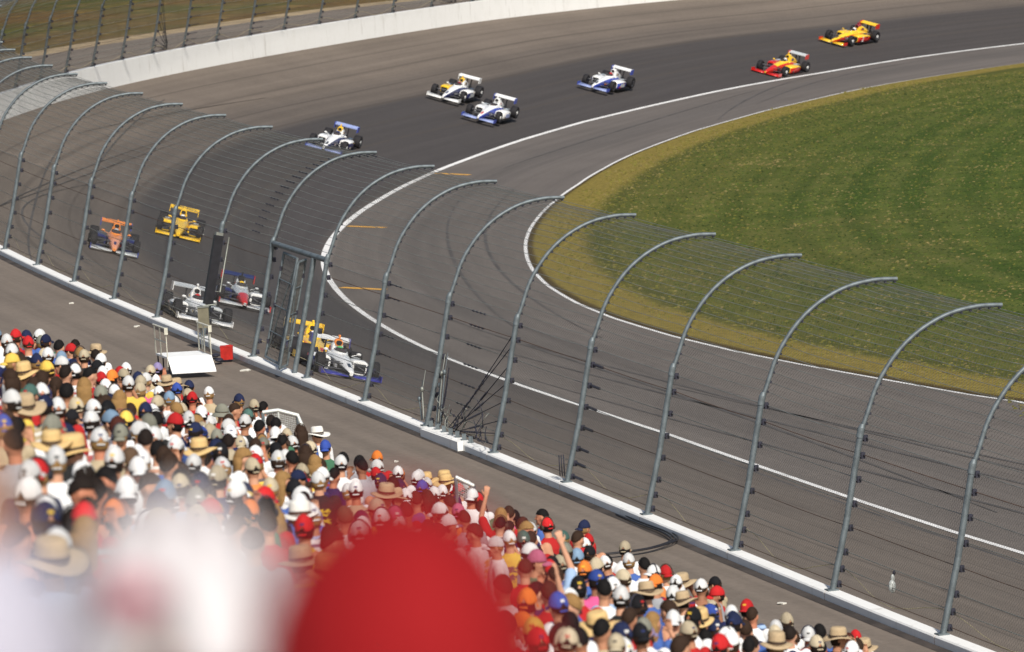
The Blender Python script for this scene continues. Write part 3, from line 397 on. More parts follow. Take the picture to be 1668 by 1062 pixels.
def wall(name,s0,s1,label):
    root=empty(name,(float(fx(s0)),float(fy(s0)),float(fz(s0)))); tag(root,label,'wall'); inv=root.matrix_world.inverted(); o0=Vector(root.location)
    mb=MB(); jb=MB(); s=s0; gap=.0025 if s0<19 else 0.0
    prof=[(0,-WALLH-.25),(0,-.03),(-.025,0),(-.295,0),(-.32,-.03),(-.32,-1.2)]
    while s<s1-1e-6:
        rings=[]
        for t in np.linspace(s+gap,s+1-gap,5):
            rings.append([Vector((*[float(v) for v in off(t,d)],float(fz(t)+z)))-o0 for d,z in prof])
        mb.loft(rings,smooth=False,cap=(s0<19))
        rings=[[Vector((*[float(v) for v in off(t,d*.97-.006)],float(fz(t)+z*.985-.006)))-o0 for d,z in prof] for t in (s+1-gap*1.5,s+1+gap*1.5)]
        jb.loft(rings,smooth=False,cap=False); s+=1
    mb.build('concrete_body',M_wall,root)
    if s0<19: jb.build('block_joints',M_joint,root); return root
wall('track_wall',S0+.5,20,'white concrete track wall in the foreground running down the right beside the pavement')
wall('track_wall',20,65,'tall white concrete track wall across the top left behind the far side of the turn')

# ------------------------------------------------------------------ catch fences
PROF=[(0,-.02),(.37,1.29),(.76,3.0),(.93,3.4),(1.12,3.85),(1.38,4.25),(1.74,4.64),(2.2,4.96),(2.74,5.18),(3.33,5.27),(3.83,5.25)]
def catm(pts,n=5):
    out=[]
    for i in range(len(pts)-1):
        p0,p1,p2,p3=[np.array(pts[min(max(k,0),len(pts)-1)]) for k in (i-1,i,i+1,i+2)]
        for t in np.arange(n)/n: out.append(.5*((2*p1)+(-p0+p2)*t+(2*p0-5*p1+4*p2-p3)*t*t+(-p0+3*p1-3*p2+p3)*t**3))
    out.append(np.array(pts[-1])); return out
UP=catm(PROF[2:]); 
pm=MB(); pm.tube([(0,0,-.06),(.37,0,1.29),(.76,0,3.0),(.79,0,3.10)],.063,12); 
pm.tube([(a,0,b) for a,b in [(.70,2.75)]+[tuple(u) for u in UP]],.045,10)
pm.box((0,0,.012),(.22,.22,.03)); 
cm=MB(); cm.tube([(.735,0,2.92),(.785,0,3.11)],.072,12); cm.tube([(.79,0,3.10),(.815,0,3.18)],[.07,.05],10); ME_collar=cm.mesh('collar',[M_steel])
CH_L=[.12,.41,.73,1.19,1.65,2.12,2.58,2.91]
def prof_at(b):
    bs_=[p[1] for p in PROF]; return float(np.interp(b,bs_,[p[0] for p in PROF]))
LOW=[(prof_at(b),b) for b in CH_L]
c1=MB(); c1.box((.115,0,-.01),(.085,.085,.125)); c1.box((.06,0,-.01),(.10,.05,.05)); c1.tube([(.13,-.08,0),(.13,.08,0)],.02,6); ME_clamp=c1.mesh('cable_clamp',[M_dark])
pf=MB(); pf.v=list(pm.v); pf.f=list(pm.f); pf.m=list(pm.m); pf.sm=list(pm.sm)
for a,b in LOW: pf.box((a+.12,0,b-.01),(.09,.09,.12),1)
# upper cable points by arc length
upl=np.cumsum([0]+[float(np.linalg.norm(UP[i+1]-UP[i])) for i in range(len(UP)-1)])
UPP=[]
for t in np.linspace(.22,upl[-1]-.05,20):
    i=int(np.clip(np.searchsorted(upl,t)-1,0,len(UP)-2)); f=(t-upl[i])/(upl[i+1]-upl[i]); p=UP[i]+(UP[i+1]-UP[i])*f; tg=(UP[i+1]-UP[i]); tg=tg/np.linalg.norm(tg)
    UPP.append((float(p[0]+tg[1]*.075),float(p[1]-tg[0]*.075)))
    for q_ in (pm,pf): q_.box((p[0]+tg[1]*.055,0,p[1]-tg[0]*.055),(.045,.04,.045),1)
ME_post=pm.mesh('post',[M_steel,M_dark]); ME_postfar=pf.mesh('post',[M_steel,M_dark])
# chain-link panel, unit bay: x 0..1 (scaled to the bay), z 0..3 up the post
def chain():
    mb=MB(); wz=.052; nx=104; nz=int(3.0/wz)-1; V=[];F=[]; r=.0023; ph=0; rr=random.Random(3)
    for i in range(nx):
        x0=(i+.5)/nx*5.6; amp=.5*5.6/nx; ph+=rr.uniform(-.011,.011); ph*=.97
        b=len(V); xj=rr.uniform(-.003,.003)
        for k in range(nz+1):
            x=x0+xj+(amp if (k+i)%2 else -amp)*1.04; z=k*wz+ph+.02; z=min(max(z,0),2.99)
            for c in range(3):
                th=2*math.pi*c/3+.5; V.append((x+r*math.cos(th),r*math.sin(th)+(.002 if (i+k)%2 else -.002),z))
        for k in range(nz):
            for c in range(3):
                c2=(c+1)%3; F.append((b+k*3+c,b+k*3+c2,b+(k+1)*3+c2,b+(k+1)*3+c))
    mb.add(V,F,0,False); return mb.mesh('mesh_panel',[M_mesh])
ME_chain=chain()
def chain_up():
    V=[];F=[]; r=.0024; nx=80; pitch=.066; nz=int(upl[-1]/pitch)-1; rr=random.Random(5); ph=0
    for i in range(nx):
        x0=(i+.5)/nx*5.6; amp=.5*5.6/nx; b=len(V); ph=(ph+rr.uniform(-.012,.012))*.97
        for k in range(nz+1):
            t=min(max(k*pitch+.02+ph,0),upl[-1]-.01); q=int(np.clip(np.searchsorted(upl,t)-1,0,len(UP)-2)); f=(t-upl[q])/(upl[q+1]-upl[q]); p=UP[q]+(UP[q+1]-UP[q])*f
            tg=(UP[q+1]-UP[q]); tg=tg/np.linalg.norm(tg); x=x0+(amp if (k+i)%2 else -amp)*1.04; a_,b_=p[0]+tg[1]*.09,p[1]-tg[0]*.09
            for c in range(3):
                th=2*math.pi*c/3+.5; V.append((x+r*math.cos(th),a_+r*math.sin(th)*tg[1],b_-r*math.sin(th)*tg[0]))
        for k in range(nz):
            for c in range(3):
                c2=(c+1)%3; F.append((b+k*3+c,b+k*3+c2,b+(k+1)*3+c2,b+(k+1)*3+c))
    mb=MB(); mb.add(V,F,0,False); return mb.mesh('curved_mesh_panel',[M_mesh])
ME_chup=chain_up()
def post_frame(s):
    h=float(fh(s)); n=Vector((math.sin(h),-math.cos(h),0)); t=Vector((math.cos(h),math.sin(h),0))
    # basis: x=inward, z=up, y = z cross x
    y=Vector((0,0,1)).cross(n); p=Vector((float(fx(s)),float(fy(s)),float(fz(s))))-n*.16
    return Matrix(((n.x,y.x,0,p.x),(n.y,y.y,0,p.y),(n.z,y.z,1,p.z),(0,0,0,1)))
def fence(posts,label,gates=(),fine=(0,0)):
    root=empty('catch_fence',post_frame(posts[0]).translation); tag(root,label,'fence'); T=Matrix.Translation(-Vector(root.location))
    for s in posts:
        wob=Matrix.Rotation(random.uniform(-.008,.008),4,'X')
        fn=fine[0]<=s<=fine[1]; po=link('post',ME_post if fn else ME_postfar,root,T@post_frame(s)@wob); link('collar',ME_collar,po)
        if fn:
            for a,b in LOW: link('cable_clamp',ME_clamp,po,Matrix.Translation((a,0,b)))
    def pt(s,a,b): return (T@post_frame(s))@Vector((a,0,b))
    gs=set(gates)
    for k,(a,b) in enumerate(LOW+UPP):
        low=k<len(LOW); mb=MB(); seg=[]; r=.0085 if low else .0065
        a2=a+.13 if low else a
        runs=[[]]
        for i,s in enumerate(posts):
            runs[-1].append(s)
            if low and i in gs: runs.append([])
        for rn in runs:
            if len(rn)<2: continue
            pts=[]
            for i in range(len(rn)-1):
                p,q=pt(rn[i],a2,b),pt(rn[i+1],a2,b); sag=random.uniform(.004,.05)*(1 if not low else .6)
                for t in (0,.25,.5,.75): pts.append(p.lerp(q,t)-Vector((0,0,sag*4*t*(1-t))))
            pts.append(pt(rn[-1],a2,b)); mb.tube(pts,r,5,smooth=True)
        if mb.v: mb.build('cable',M_wire if (not low or k%3) else M_rust,root)
    for i in range(len(posts)-1):
        if i in gs: continue
        A=pt(posts[i],.13,.02); B=pt(posts[i+1],.13,.02); C=pt(posts[i],.13+prof_at(2.95),2.97)
        x=(B-A)/5.6; z=(C-A)/3.0; y=z.cross(x).normalized()
        mw=Matrix(((x.x,y.x,z.x,A.x),(x.y,y.y,z.y,A.y),(x.z,y.z,z.z,A.z),(0,0,0,1)))
        link('mesh_panel',ME_chain,root,mw)
        A0=pt(posts[i],0,0); B0_=pt(posts[i+1],0,0); x=(B0_-A0)/5.6; n1=(pt(posts[i],1,0)-A0+pt(posts[i+1],1,0)-B0_)/2
        link('curved_mesh_panel',ME_chup,root,Matrix(((x.x,n1.x,0,A0.x),(x.y,n1.y,0,A0.y),(x.z,n1.z,1,A0.z),(0,0,0,1))))
    # loose tie wire sagging along the foot of the mesh
    mb=MB(); pts=[]
    for i in range(len(posts)-1):
        if i in gs: continue
        for t in np.linspace(0,1,9)[:-1]:
            b=.22+.16*math.cos(2*math.pi*t)+.05*math.sin(7*t+i); s=posts[i]+(posts[i+1]-posts[i])*t
            pts.append(pt(s,prof_at(max(b,.02))+.15,max(b,.03)))
    mb.tube(pts,.009,4); mb.build('tie_wire',plain('pale_rope',(.42,.36,.22),.8,0,.2,2),root)
    return root,pt
near=[float(k) for k in range(-6,22)]
nf,npt=fence(near,'tall curved grey catch fence of posts, cables and chain link on the foreground wall',gates=(near.index(8.0),),fine=(-1,15))
F0=31.32; far=[F0+k for k in range(-9,24)]
ff,fpt=fence(far,'curved grey catch fence on the distant white wall at the top left')

def turnbuckle(mb,p,q,n=5,r=.022):
    p=Vector(p);q=Vector(q); mb.tube([p,q],.010,5)
    for k in range(n):
        c=p.lerp(q,.12+.76*k/(n-1)); d=(q-p).normalized()*.028; mb.tube([c-d,c+d],r,6)
# turnbuckle clusters on the near fence
def tbk(par,p,q,n=5,r=.022,cable=None,name='turnbuckle'):
    mb=MB(); turnbuckle(mb,p,q,n,r)
    if cable: mb.tube([Vector(cable[0]),Vector(cable[1])],.012,5)
    mb.build(name,M_dark,par)
for a,b in LOW[:-1]: tbk(nf,npt(4,a+.13,b),npt(4-.13,a+.13,b-.01),7,.032)
for k,(a,b) in enumerate(UPP): tbk(nf,npt(9.5-.02*k,a,b-.03),npt(9.5-.16-.02*k,a,b-.035),3,.022)
for k,(a,b) in enumerate(LOW[2:]): tbk(nf,npt(5.72,a+.13,b-.02),npt(5.5,a+.13,b-.02),4,.028)
for k,(a,b) in enumerate(LOW[3:]): tbk(nf,npt(6.98,a+.13,b-.02),npt(6.8,a+.13,b-.02),3,.024)
# anchor cables fanned down from post 5 to the wall block
for k,(a,b) in enumerate(LOW):
    p=npt(5.02,a+.12,b); q=npt(5.72-.05*(k%3),.12,.06+.01*k); tbk(nf,q.lerp(p,.18+.05*k%.3),q.lerp(p,.55),6,.026,(p,q),'anchor_cable')
for k in range(4):
    p=npt(5.80+.02*k,.35,1.5-.2*k); q=npt(5.86,.12,.04); tbk(nf,q.lerp(p,.05),q.lerp(p,.4),4,.026,(p,q),'anchor_cable')
for k in range(7):
    c=npt(5.95-.1*k,.05,.07); mb=MB(); mb.box(c,(.10,.10,.16)); mb.box(c+Vector((0,0,-.07)),(.14,.14,.03)); mb.build('anchor_bracket',M_steel,nf)
for k,(s1,a1,b1,b0) in enumerate(((5.93,.30,.95,.1),(5.90,.32,1.25,.1),(5.87,.34,1.3,.1),(6.12,.15,.75,.1),(6.15,.12,.5,.05))):
    mb=MB(); mb.tube([npt(s1-.03,.1,b0),npt(s1,a1,b1)],.020,6); mb.ell(npt(s1,a1,b1+.05),(.05,.05,.07),0,8,6); mb.tube([npt(s1,a1,b1),npt(s1+.02,a1+.15,b1+.5)],.010,5); mb.build('anchor_rod',M_wire if k%2 else M_steel,nf)
rw=random.Random(11)
for k in range(16):
    s1=5.9-rw.uniform(0,.75); p0=npt(s1,.13,rw.uniform(.03,.2)); pts=[p0]
    for j in range(5): pts.append(pts[-1]+Vector((rw.uniform(-.10,.12),rw.uniform(-.4,.4),rw.uniform(.02,.20))))
    mb=MB(); mb.tube(catm([tuple(q) for q in pts],4),.010,5); [mb.tube([pts[j]-Vector((0,0,.03)),pts[j]+Vector((0,0,.03))],.024,6) for j in (1,3)]; mb.build('loose_wire',M_dark if k%3 else M_wire,nf)
# same kind of anchor on the far fence
for k,(a,b) in enumerate(LOW):
    s_=F0+4; tbk(ff,fpt(s_+.43,.12+a*.1,.1+b*.1),fpt(s_+.2,.12+a*.5,.1+b*.5),5,.03,(fpt(s_,a+.12,b),fpt(s_+.45,.12,.08)),'anchor_cable')
    tbk(ff,fpt(F0+5.0,a+.13,b),fpt(F0+5.3,a+.13,b),5,.03); tbk(ff,fpt(F0+7.0,a+.13,b),fpt(F0+7.3,a+.13,b),5,.03)
    tbk(ff,fpt(F0+12.5,.12+a*.1,.1+b*.1),fpt(F0+12.2,.12+a*.7,.1+b*.7),6,.03,(fpt(F0+12,a+.12,b),fpt(F0+12.6,.12,.08)),'anchor_cable')
# raised white concrete block under the anchors
def frame_at(s,d=0,z=0):
    h=float(fh(s)); x,y=off(s,d); t=Vector((math.cos(h),math.sin(h),0)); n=Vector((math.sin(h),-math.cos(h),0))
    return Matrix(((t.x,-n.x,0,float(x)),(t.y,-n.y,0,float(y)),(0,0,1,float(fz(s)+z)),(0,0,0,1)))     # x along the wall, y outward
bb=MB(); bb.box((0,0,0),(3.1,.14,.24)); bb.box((.3,-.05,.10),(2.5,.12,.06)); 
blk=bb.build('anchor_block',M_wall,mw=frame_at(5.62,-.395,-.085)); tag(blk,'white concrete anchor block bolted on the foreground wall under the fanned fence cables','concrete block')
# crossover gate between posts 8 and 9
gt=empty('fence_gate',npt(8,0,0)+Vector(nf.location)); tag(gt,'grey steel gate hanging ajar in the foreground fence right of the black signal board','gate'); G0=Vector(gt.location)
def gp(s,a,b): return npt(s,a,b)+Vector(nf.location)-G0
mb=MB(); mb.tube([gp(8,.78,3.02),gp(9,.78,3.02)],.075,10); mb.build('top_bar',M_steel,gt)
def leaf(s1,s2,swing):
    lb=MB(); 
    def q(s,b,o=0): return gp(s,prof_at(b)+.05+o,b)
    o1,o2=0,swing
    A,B,C,D=q(s1,.1,o1),q(s1,2.85,o1),q(s2,2.85,o2),q(s2,.1,o2)
    for p_,q_ in ((A,B),(B,C),(C,D),(D,A)): lb.tube([p_,q_],.038,8)
    for t in (.25,.5,.75): lb.tube([A.lerp(B,t),D.lerp(C,t)],.02,6)
    lb.tube([A,C],.022,6)
    o=lb.build('gate_leaf',M_steel,gt); wb=MB()
    for k in range(1,10): wb.tube([A.lerp(D,k/10),B.lerp(C,k/10)],.006,4)
    for k in range(1,22): wb.tube([A.lerp(B,k/22),D.lerp(C,k/22)],.006,4)
    wb.build('gate_mesh',M_mesh,o); hb=MB()
    for t in (.15,.5,.85): hb.box(A.lerp(B,t),(.09,.09,.12))
    hb.build('hinge',M_dark,o)
leaf(8.80,8.47,-.12); leaf(8.40,8.30,-.35)
mb=MB(); 
for s_ in (8.22,): mb.tube([gp(s_,.02,0),gp(s_,prof_at(2.9),2.98)],.07,10)
mb.build('centre_post',M_steel,gt)

# dark signal board and control box on the near fence
sb=empty('signal_board',npt(10.12,.4,.2)+Vector(nf.location)); tag(sb,'tall narrow black signal board leaning along a foreground fence post','signal board'); B0=Vector(sb.location)
def bp(s,a,b): return npt(s,a,b)+Vector(nf.location)-B0
A=bp(9.90,prof_at(.95)-.20,.95); Bq=bp(9.90,prof_at(2.8)-.20,2.84); d=(Bq-A); L_=d.length
zx=d.normalized(); h=float(fh(10)); nn=Vector((math.sin(h),-math.cos(h),0)); yy=zx.cross(nn).normalized(); xx=yy.cross(zx)
R3=Matrix((xx,yy,zx)).transposed()
mb=MB(); mb.box(A.lerp(Bq,.5),(.25,.20,L_),0,R3); mb.build('board',plain('black_board',(.012,.012,.016),.5,0,.3,6),sb)
mb=MB()
for k in range(14): mb.box(A.lerp(Bq,(k+.5)/14)+yy*.115,(.20,.04,.085),0,R3); 
mb.build('lamp_louvres',plain('louvre_black',(.010,.010,.014),.35,0,.2,9),sb)
mb=MB(); mb.box(Bq+zx*.05,(.20,.18,.08),0,R3); mb.tube([A.lerp(Bq,.2),A.lerp(Bq,.2)+xx*.3,Bq+xx*.3],.025,6); mb.build('mounting_bracket',M_wire,sb)
cb=empty('control_box',npt(9.70,-.34,.40)+Vector(nf.location)); tag(cb,'small beige control box on a bracket at the foot of the black signal board','control box')
mb=MB(); mb.box((0,0,.32),(.30,.22,.56)); mb.build('cabinet',plain('beige_cabinet',(.17,.155,.105),.6,0,.15,5),cb)
mb=MB(); mb.box((0,0,.62),(.34,.27,.03)); mb.tube([(-.1,.12,.63),(-.1,.12,-.62)],.02,6); mb.tube([(.1,.12,.63),(.1,.12,-.62)],.02,6); mb.tube([(0,0,.64),(.38,.1,.66)],.018,6); mb.build('bracket',M_wire,cb)
# coil hanging on a post, carrier bag caught in the mesh
mb=MB(); c=npt(4.06,.02,.33)+Vector(nf.location)
for k in range(3): mb.tube([c+Vector((.05*k-.05+.0*t,.16*math.cos(t)*.9,.24*math.sin(t))) for t in np.linspace(0,2*math.pi,20)],.012,6)
tag(mb.build('cable_coil',M_dark),'small black cable coil hanging low on a foreground fence post','cable coil')
mb=MB(); c=npt(.55,.28,.42)+Vector(nf.location); mb.ell(c,(.07,.06,.13),0,10,8); mb.ell(c+Vector((.02,.02,.16)),(.04,.035,.07),0,8,6); mb.ell(c+Vector((.05,.03,.25)),(.03,.02,.05),1,8,6)
tag(mb.build('plastic_bag',[plain('grey_plastic',(.42,.44,.42),.4,0,.3,20),M_dark]),'small pale grey plastic bag caught low in the fence at the lower right','bag')

# ------------------------------------------------------------------ pavement objects
pvz=lambda s:float(fz(s))-.17
d0=Vector(M['deck'][0]); yaw=math.atan2(fy(9.)-fy(11.),fx(9.)-fx(11.))
st=empty('access_platform',(d0.x,d0.y,pvz(10.3))); tag(st,'small white platform with handrails and sloping front sheet on the pavement','platform')
# local x = towards the viewer (along -s), local y = to the right
def rotm(y): return Matrix.Rotation(y,4,'Z')
ux=Vector((math.cos(yaw),math.sin(yaw),0)); uy=Vector((1.15,.0,0))
def pl(x,y,z): return ux*x+Vector((y,0,0))+Vector((0,0,z))
M_pw=plain('white_sheet',(.86,.86,.84),.5,0,.05,3); M_rail=plain('cream_rail',(.62,.60,.50),.5,.1,.15,6)
W_=1.17; DL=1.35
mb=MB(); top=[pl(0,0,.45),pl(0,W_,.45),pl(DL,W_,.45),pl(DL,0,.45)]; bot=[v-Vector((0,0,.05)) for v in top]; mb.add(top+bot,[(0,1,2,3)[::-1],(4,5,6,7),(0,1,5,4),(1,2,6,5),(2,3,7,6),(3,0,4,7)]); mb.build('deck',M_pw,st)
mb=MB(); top=[pl(DL+.005,0,.452),pl(DL+.005,W_,.452),pl(DL+.24,W_+.05,.06),pl(DL+.24,.05,.06)]; bot=[v-Vector((0,0,.035)) for v in top]; mb.add(top+bot,[(0,1,2,3)[::-1],(4,5,6,7),(0,1,5,4),(1,2,6,5),(2,3,7,6),(3,0,4,7)]); mb.build('front_sheet',M_pw,st)
for y in (0,W_):
    mb=MB(); mb.tube([pl(0,y,.45),pl(0,y,1.22)],.022,6); mb.tube([pl(.62,y,.45),pl(.62,y,1.22)],.022,6); mb.tube([pl(DL,y,.2),pl(DL,y,1.20)],.014,6); mb.tube([pl(-.1,y,1.22),pl(DL+.05,y,1.22)],.026,8); mb.tube([pl(0,y,.84),pl(DL,y,.84)],.018,6); mb.box(pl(DL+.03,y,1.16),(.09,.09,.18)); mb.build('handrail',M_rail,st)
for x in (0.05,.65,DL-.05):
    for y in (.04,W_-.04):
        mb=MB(); mb.tube([pl(x,y,.02),pl(x,y,.44)],.022,6); mb.box(pl(x,y,.02),(.1,.1,.03)); mb.build('leg',M_dark,st)
bxy=off(9.12,-.70); b=Vector((float(bxy[0]),float(bxy[1]),0)); bo=empty('red_bin',(b.x,b.y,pvz(10))); tag(bo,'small red box-shaped bin on the pavement against the white wall','bin')
M_red=plain('red_plastic',(.42,.018,.012),.45,0,.2,6)
mb=MB(); mb.box((0,0,.18),(.32,.28,.34),0,None,(1.06,1.06)); mb.build('bin_body',M_red,bo); mb=MB(); mb.box((0,0,.365),(.35,.31,.03)); mb.box((.06,0,.39),(.14,.05,.02)); mb.build('lid',M_red,bo)
mb=MB()
for k,(dx,dy) in enumerate(((-.35,.2),(-.5,.05),(-.2,-.1))): mb.ell((b.x+dx,b.y+dy*4,pvz(10)+.05),(.12,.25,.05),0,10,6)
tag(mb.build('dark_sack',M_dark),'flat dark sack lying on the pavement beside the red bin','sack')
hs=catm([tuple(v[:2]) for v in M['hose']],6); 
for k in range(3):
    mb=MB(); pts=[]
    for i,p in enumerate(hs):
        t=np.array(hs[min(i+1,len(hs)-1)])-np.array(hs[max(i-1,0)]); t=t/np.linalg.norm(t); o_=(k-1)*(.05+.11*max(0,(i/len(hs)-.35)))
        pts.append((p[0]-t[1]*o_,p[1]+t[0]*o_,pvz(3)+.045))
    tag(mb.tube(pts,.017,6).build('hose',plain('black_hose',(.02,.018,.02),.5,0,.2,4)),('outer','middle','inner')[k]+' black hose of the looped bundle on the pavement near the wall','hose','black hoses looped on the pavement')
# loose ground litter and cracks
mb=MB(); M_lit=plain('paper_litter',(.6,.58,.52),.8,0,.2,9)
for i,(s,d,w_) in enumerate([(10.9,-.9,.12),(8.7,-.8,.16),(5.2,-2.2,.06),(1,-1.2,.1),(7,-4,.07),(3.1,-3.6,.07),(12.2,-1.2,.09)]):
    x,y=off(s,d); mb=MB(); mb.box((0,0,.02),(w_,w_*1.6,.03)); mb.box((w_*.4,0,.035),(w_*.7,w_,.02),0,Matrix.Rotation(.5,3,'Z')); o=mb.build('paper_scrap',M_lit,mw=Matrix.Translation((float(x),float(y),pvz(s)))@rotm(i*1.3))
    tag(o,['crumpled paper scrap at the wall foot above the white platform','pale paper scrap at the wall foot under the open gate','tiny paper scrap in mid pavement below the anchor block','pale scrap at the wall foot in the lower right','tiny scrap on the pavement left of the mesh railing','tiny scrap on the pavement below the black hoses','scrap of paper on the pavement at the far left wall'][i],'litter','paper scraps')

# ------------------------------------------------------------------ racing cars (x forward, z up, metres)
M_tyre=plain('tyre_rubber',(.013,.012,.014),.8,0,.25,8); M_carbon=plain('carbon_black',(.015,.015,.018),.4,0,.2,8); M_susp=plain('suspension_steel',(.10,.10,.11),.4,.5,.1,8)
_pc={}
def carpaint(c):
    if c not in _pc: _pc[c]=plain('car_paint',c,.28,0,.05,3,.5,.5)
    return _pc[c]
WH=(.80,.80,.78);YE=(.86,.53,.025);RE=(.55,.018,.012);BL=(.03,.06,.38);NA=(.015,.02,.10);BK=(.015,.015,.02);OR=(.80,.26,.05);SI=(.50,.52,.52);LB=(.30,.36,.62);SA=(.80,.33,.17);PU=(.045,.045,.26);DR=(.25,.01,.03)
def sect(x,w,z0,z1,y=0,n=16,p=2.6):
    out=[]
    for i in range(n):
        a=2*math.pi*i/n; c,s=math.cos(a),math.sin(a)
        out.append((x,y+w*math.copysign(abs(c)**(2/p),c),(z0+z1)/2+(z1-z0)/2*math.copysign(abs(s)**(2/p),s)))
    return out
def wheel_mesh(r,wd):
    t=MB(); prof=[(r*.60,-wd/2),(r*.93,-wd/2),(r,-wd/2+.035),(r,wd/2-.035),(r*.93,wd/2),(r*.60,wd/2)]
    n=28; rings=[]
    for k in range(n+1):
        a=2*math.pi*k/n; rings.append([(rr*math.cos(a),y,rr*math.sin(a)) for rr,y in prof])
    t.loft(rings,cap=False); tm=t.mesh('tyre',[M_tyre])
    m=MB(); prof=[(r*.60,-wd/2),(r*.61,wd/2),(r*.52,wd/2-.02),(r*.48,wd/2-.05),(.08,wd/2-.04),(.0,wd/2-.03)]
    rings=[[(rr*math.cos(2*math.pi*k/n),y,rr*math.sin(2*math.pi*k/n)) for rr,y in prof] for k in range(n+1)]
    m.loft(rings,cap=False); 
    for k in range(5):
        a=2*math.pi*k/5; m.box((.15*math.cos(a),wd/2-.03,.15*math.sin(a)),(.20,.03,.045),0,Matrix.Rotation(-a,3,'Y'))
    m.tube([(0,wd/2-.06,0),(0,wd/2+.012,0)],.085,12,1); return tm,m
TF,RF=wheel_mesh(.325,.26); TR,RR=wheel_mesh(.345,.36)
RIM={}
def rim(kind,c):
    k=(kind,c)
    if k not in RIM: RIM[k]=(RF if kind=='f' else RR).mesh('rim',[M_susp,carpaint(c)])
    return RIM[k]
def helmet_person(root_mw,helm,label):
    o=empty('person',mw=root_mw@Matrix.Translation((-.12,0,.28))); tag(o,label,'person')
    b=MB(); b.loft([sect(-.30,.05,-.05,.02),sect(-.26,.20,-.12,.12),sect(-.05,.24,-.1,.26),sect(.06,.19,-.1,.22),sect(.12,.05,-.02,.12)],smooth=True)
    for s in (-1,1): b.tube([(-.05,s*.20,.16),(.12,s*.24,.02),(.30,s*.12,.06)],[.06,.05,.035],8)
    b.ell((.02,0,.30),(.055,.055,.09)); b.build('body',carpaint(SI if helm!=WH else NA),o)
    h=MB(); h.ell((.02,0,.44),(.145,.125,.135),0,16,12); h.ell((.045,0,.445),(.128,.112,.05),1,16,8); h.box((-.08,0,.36),(.12,.2,.06)); h.build('helmet',[carpaint(helm),M_carbon],o)
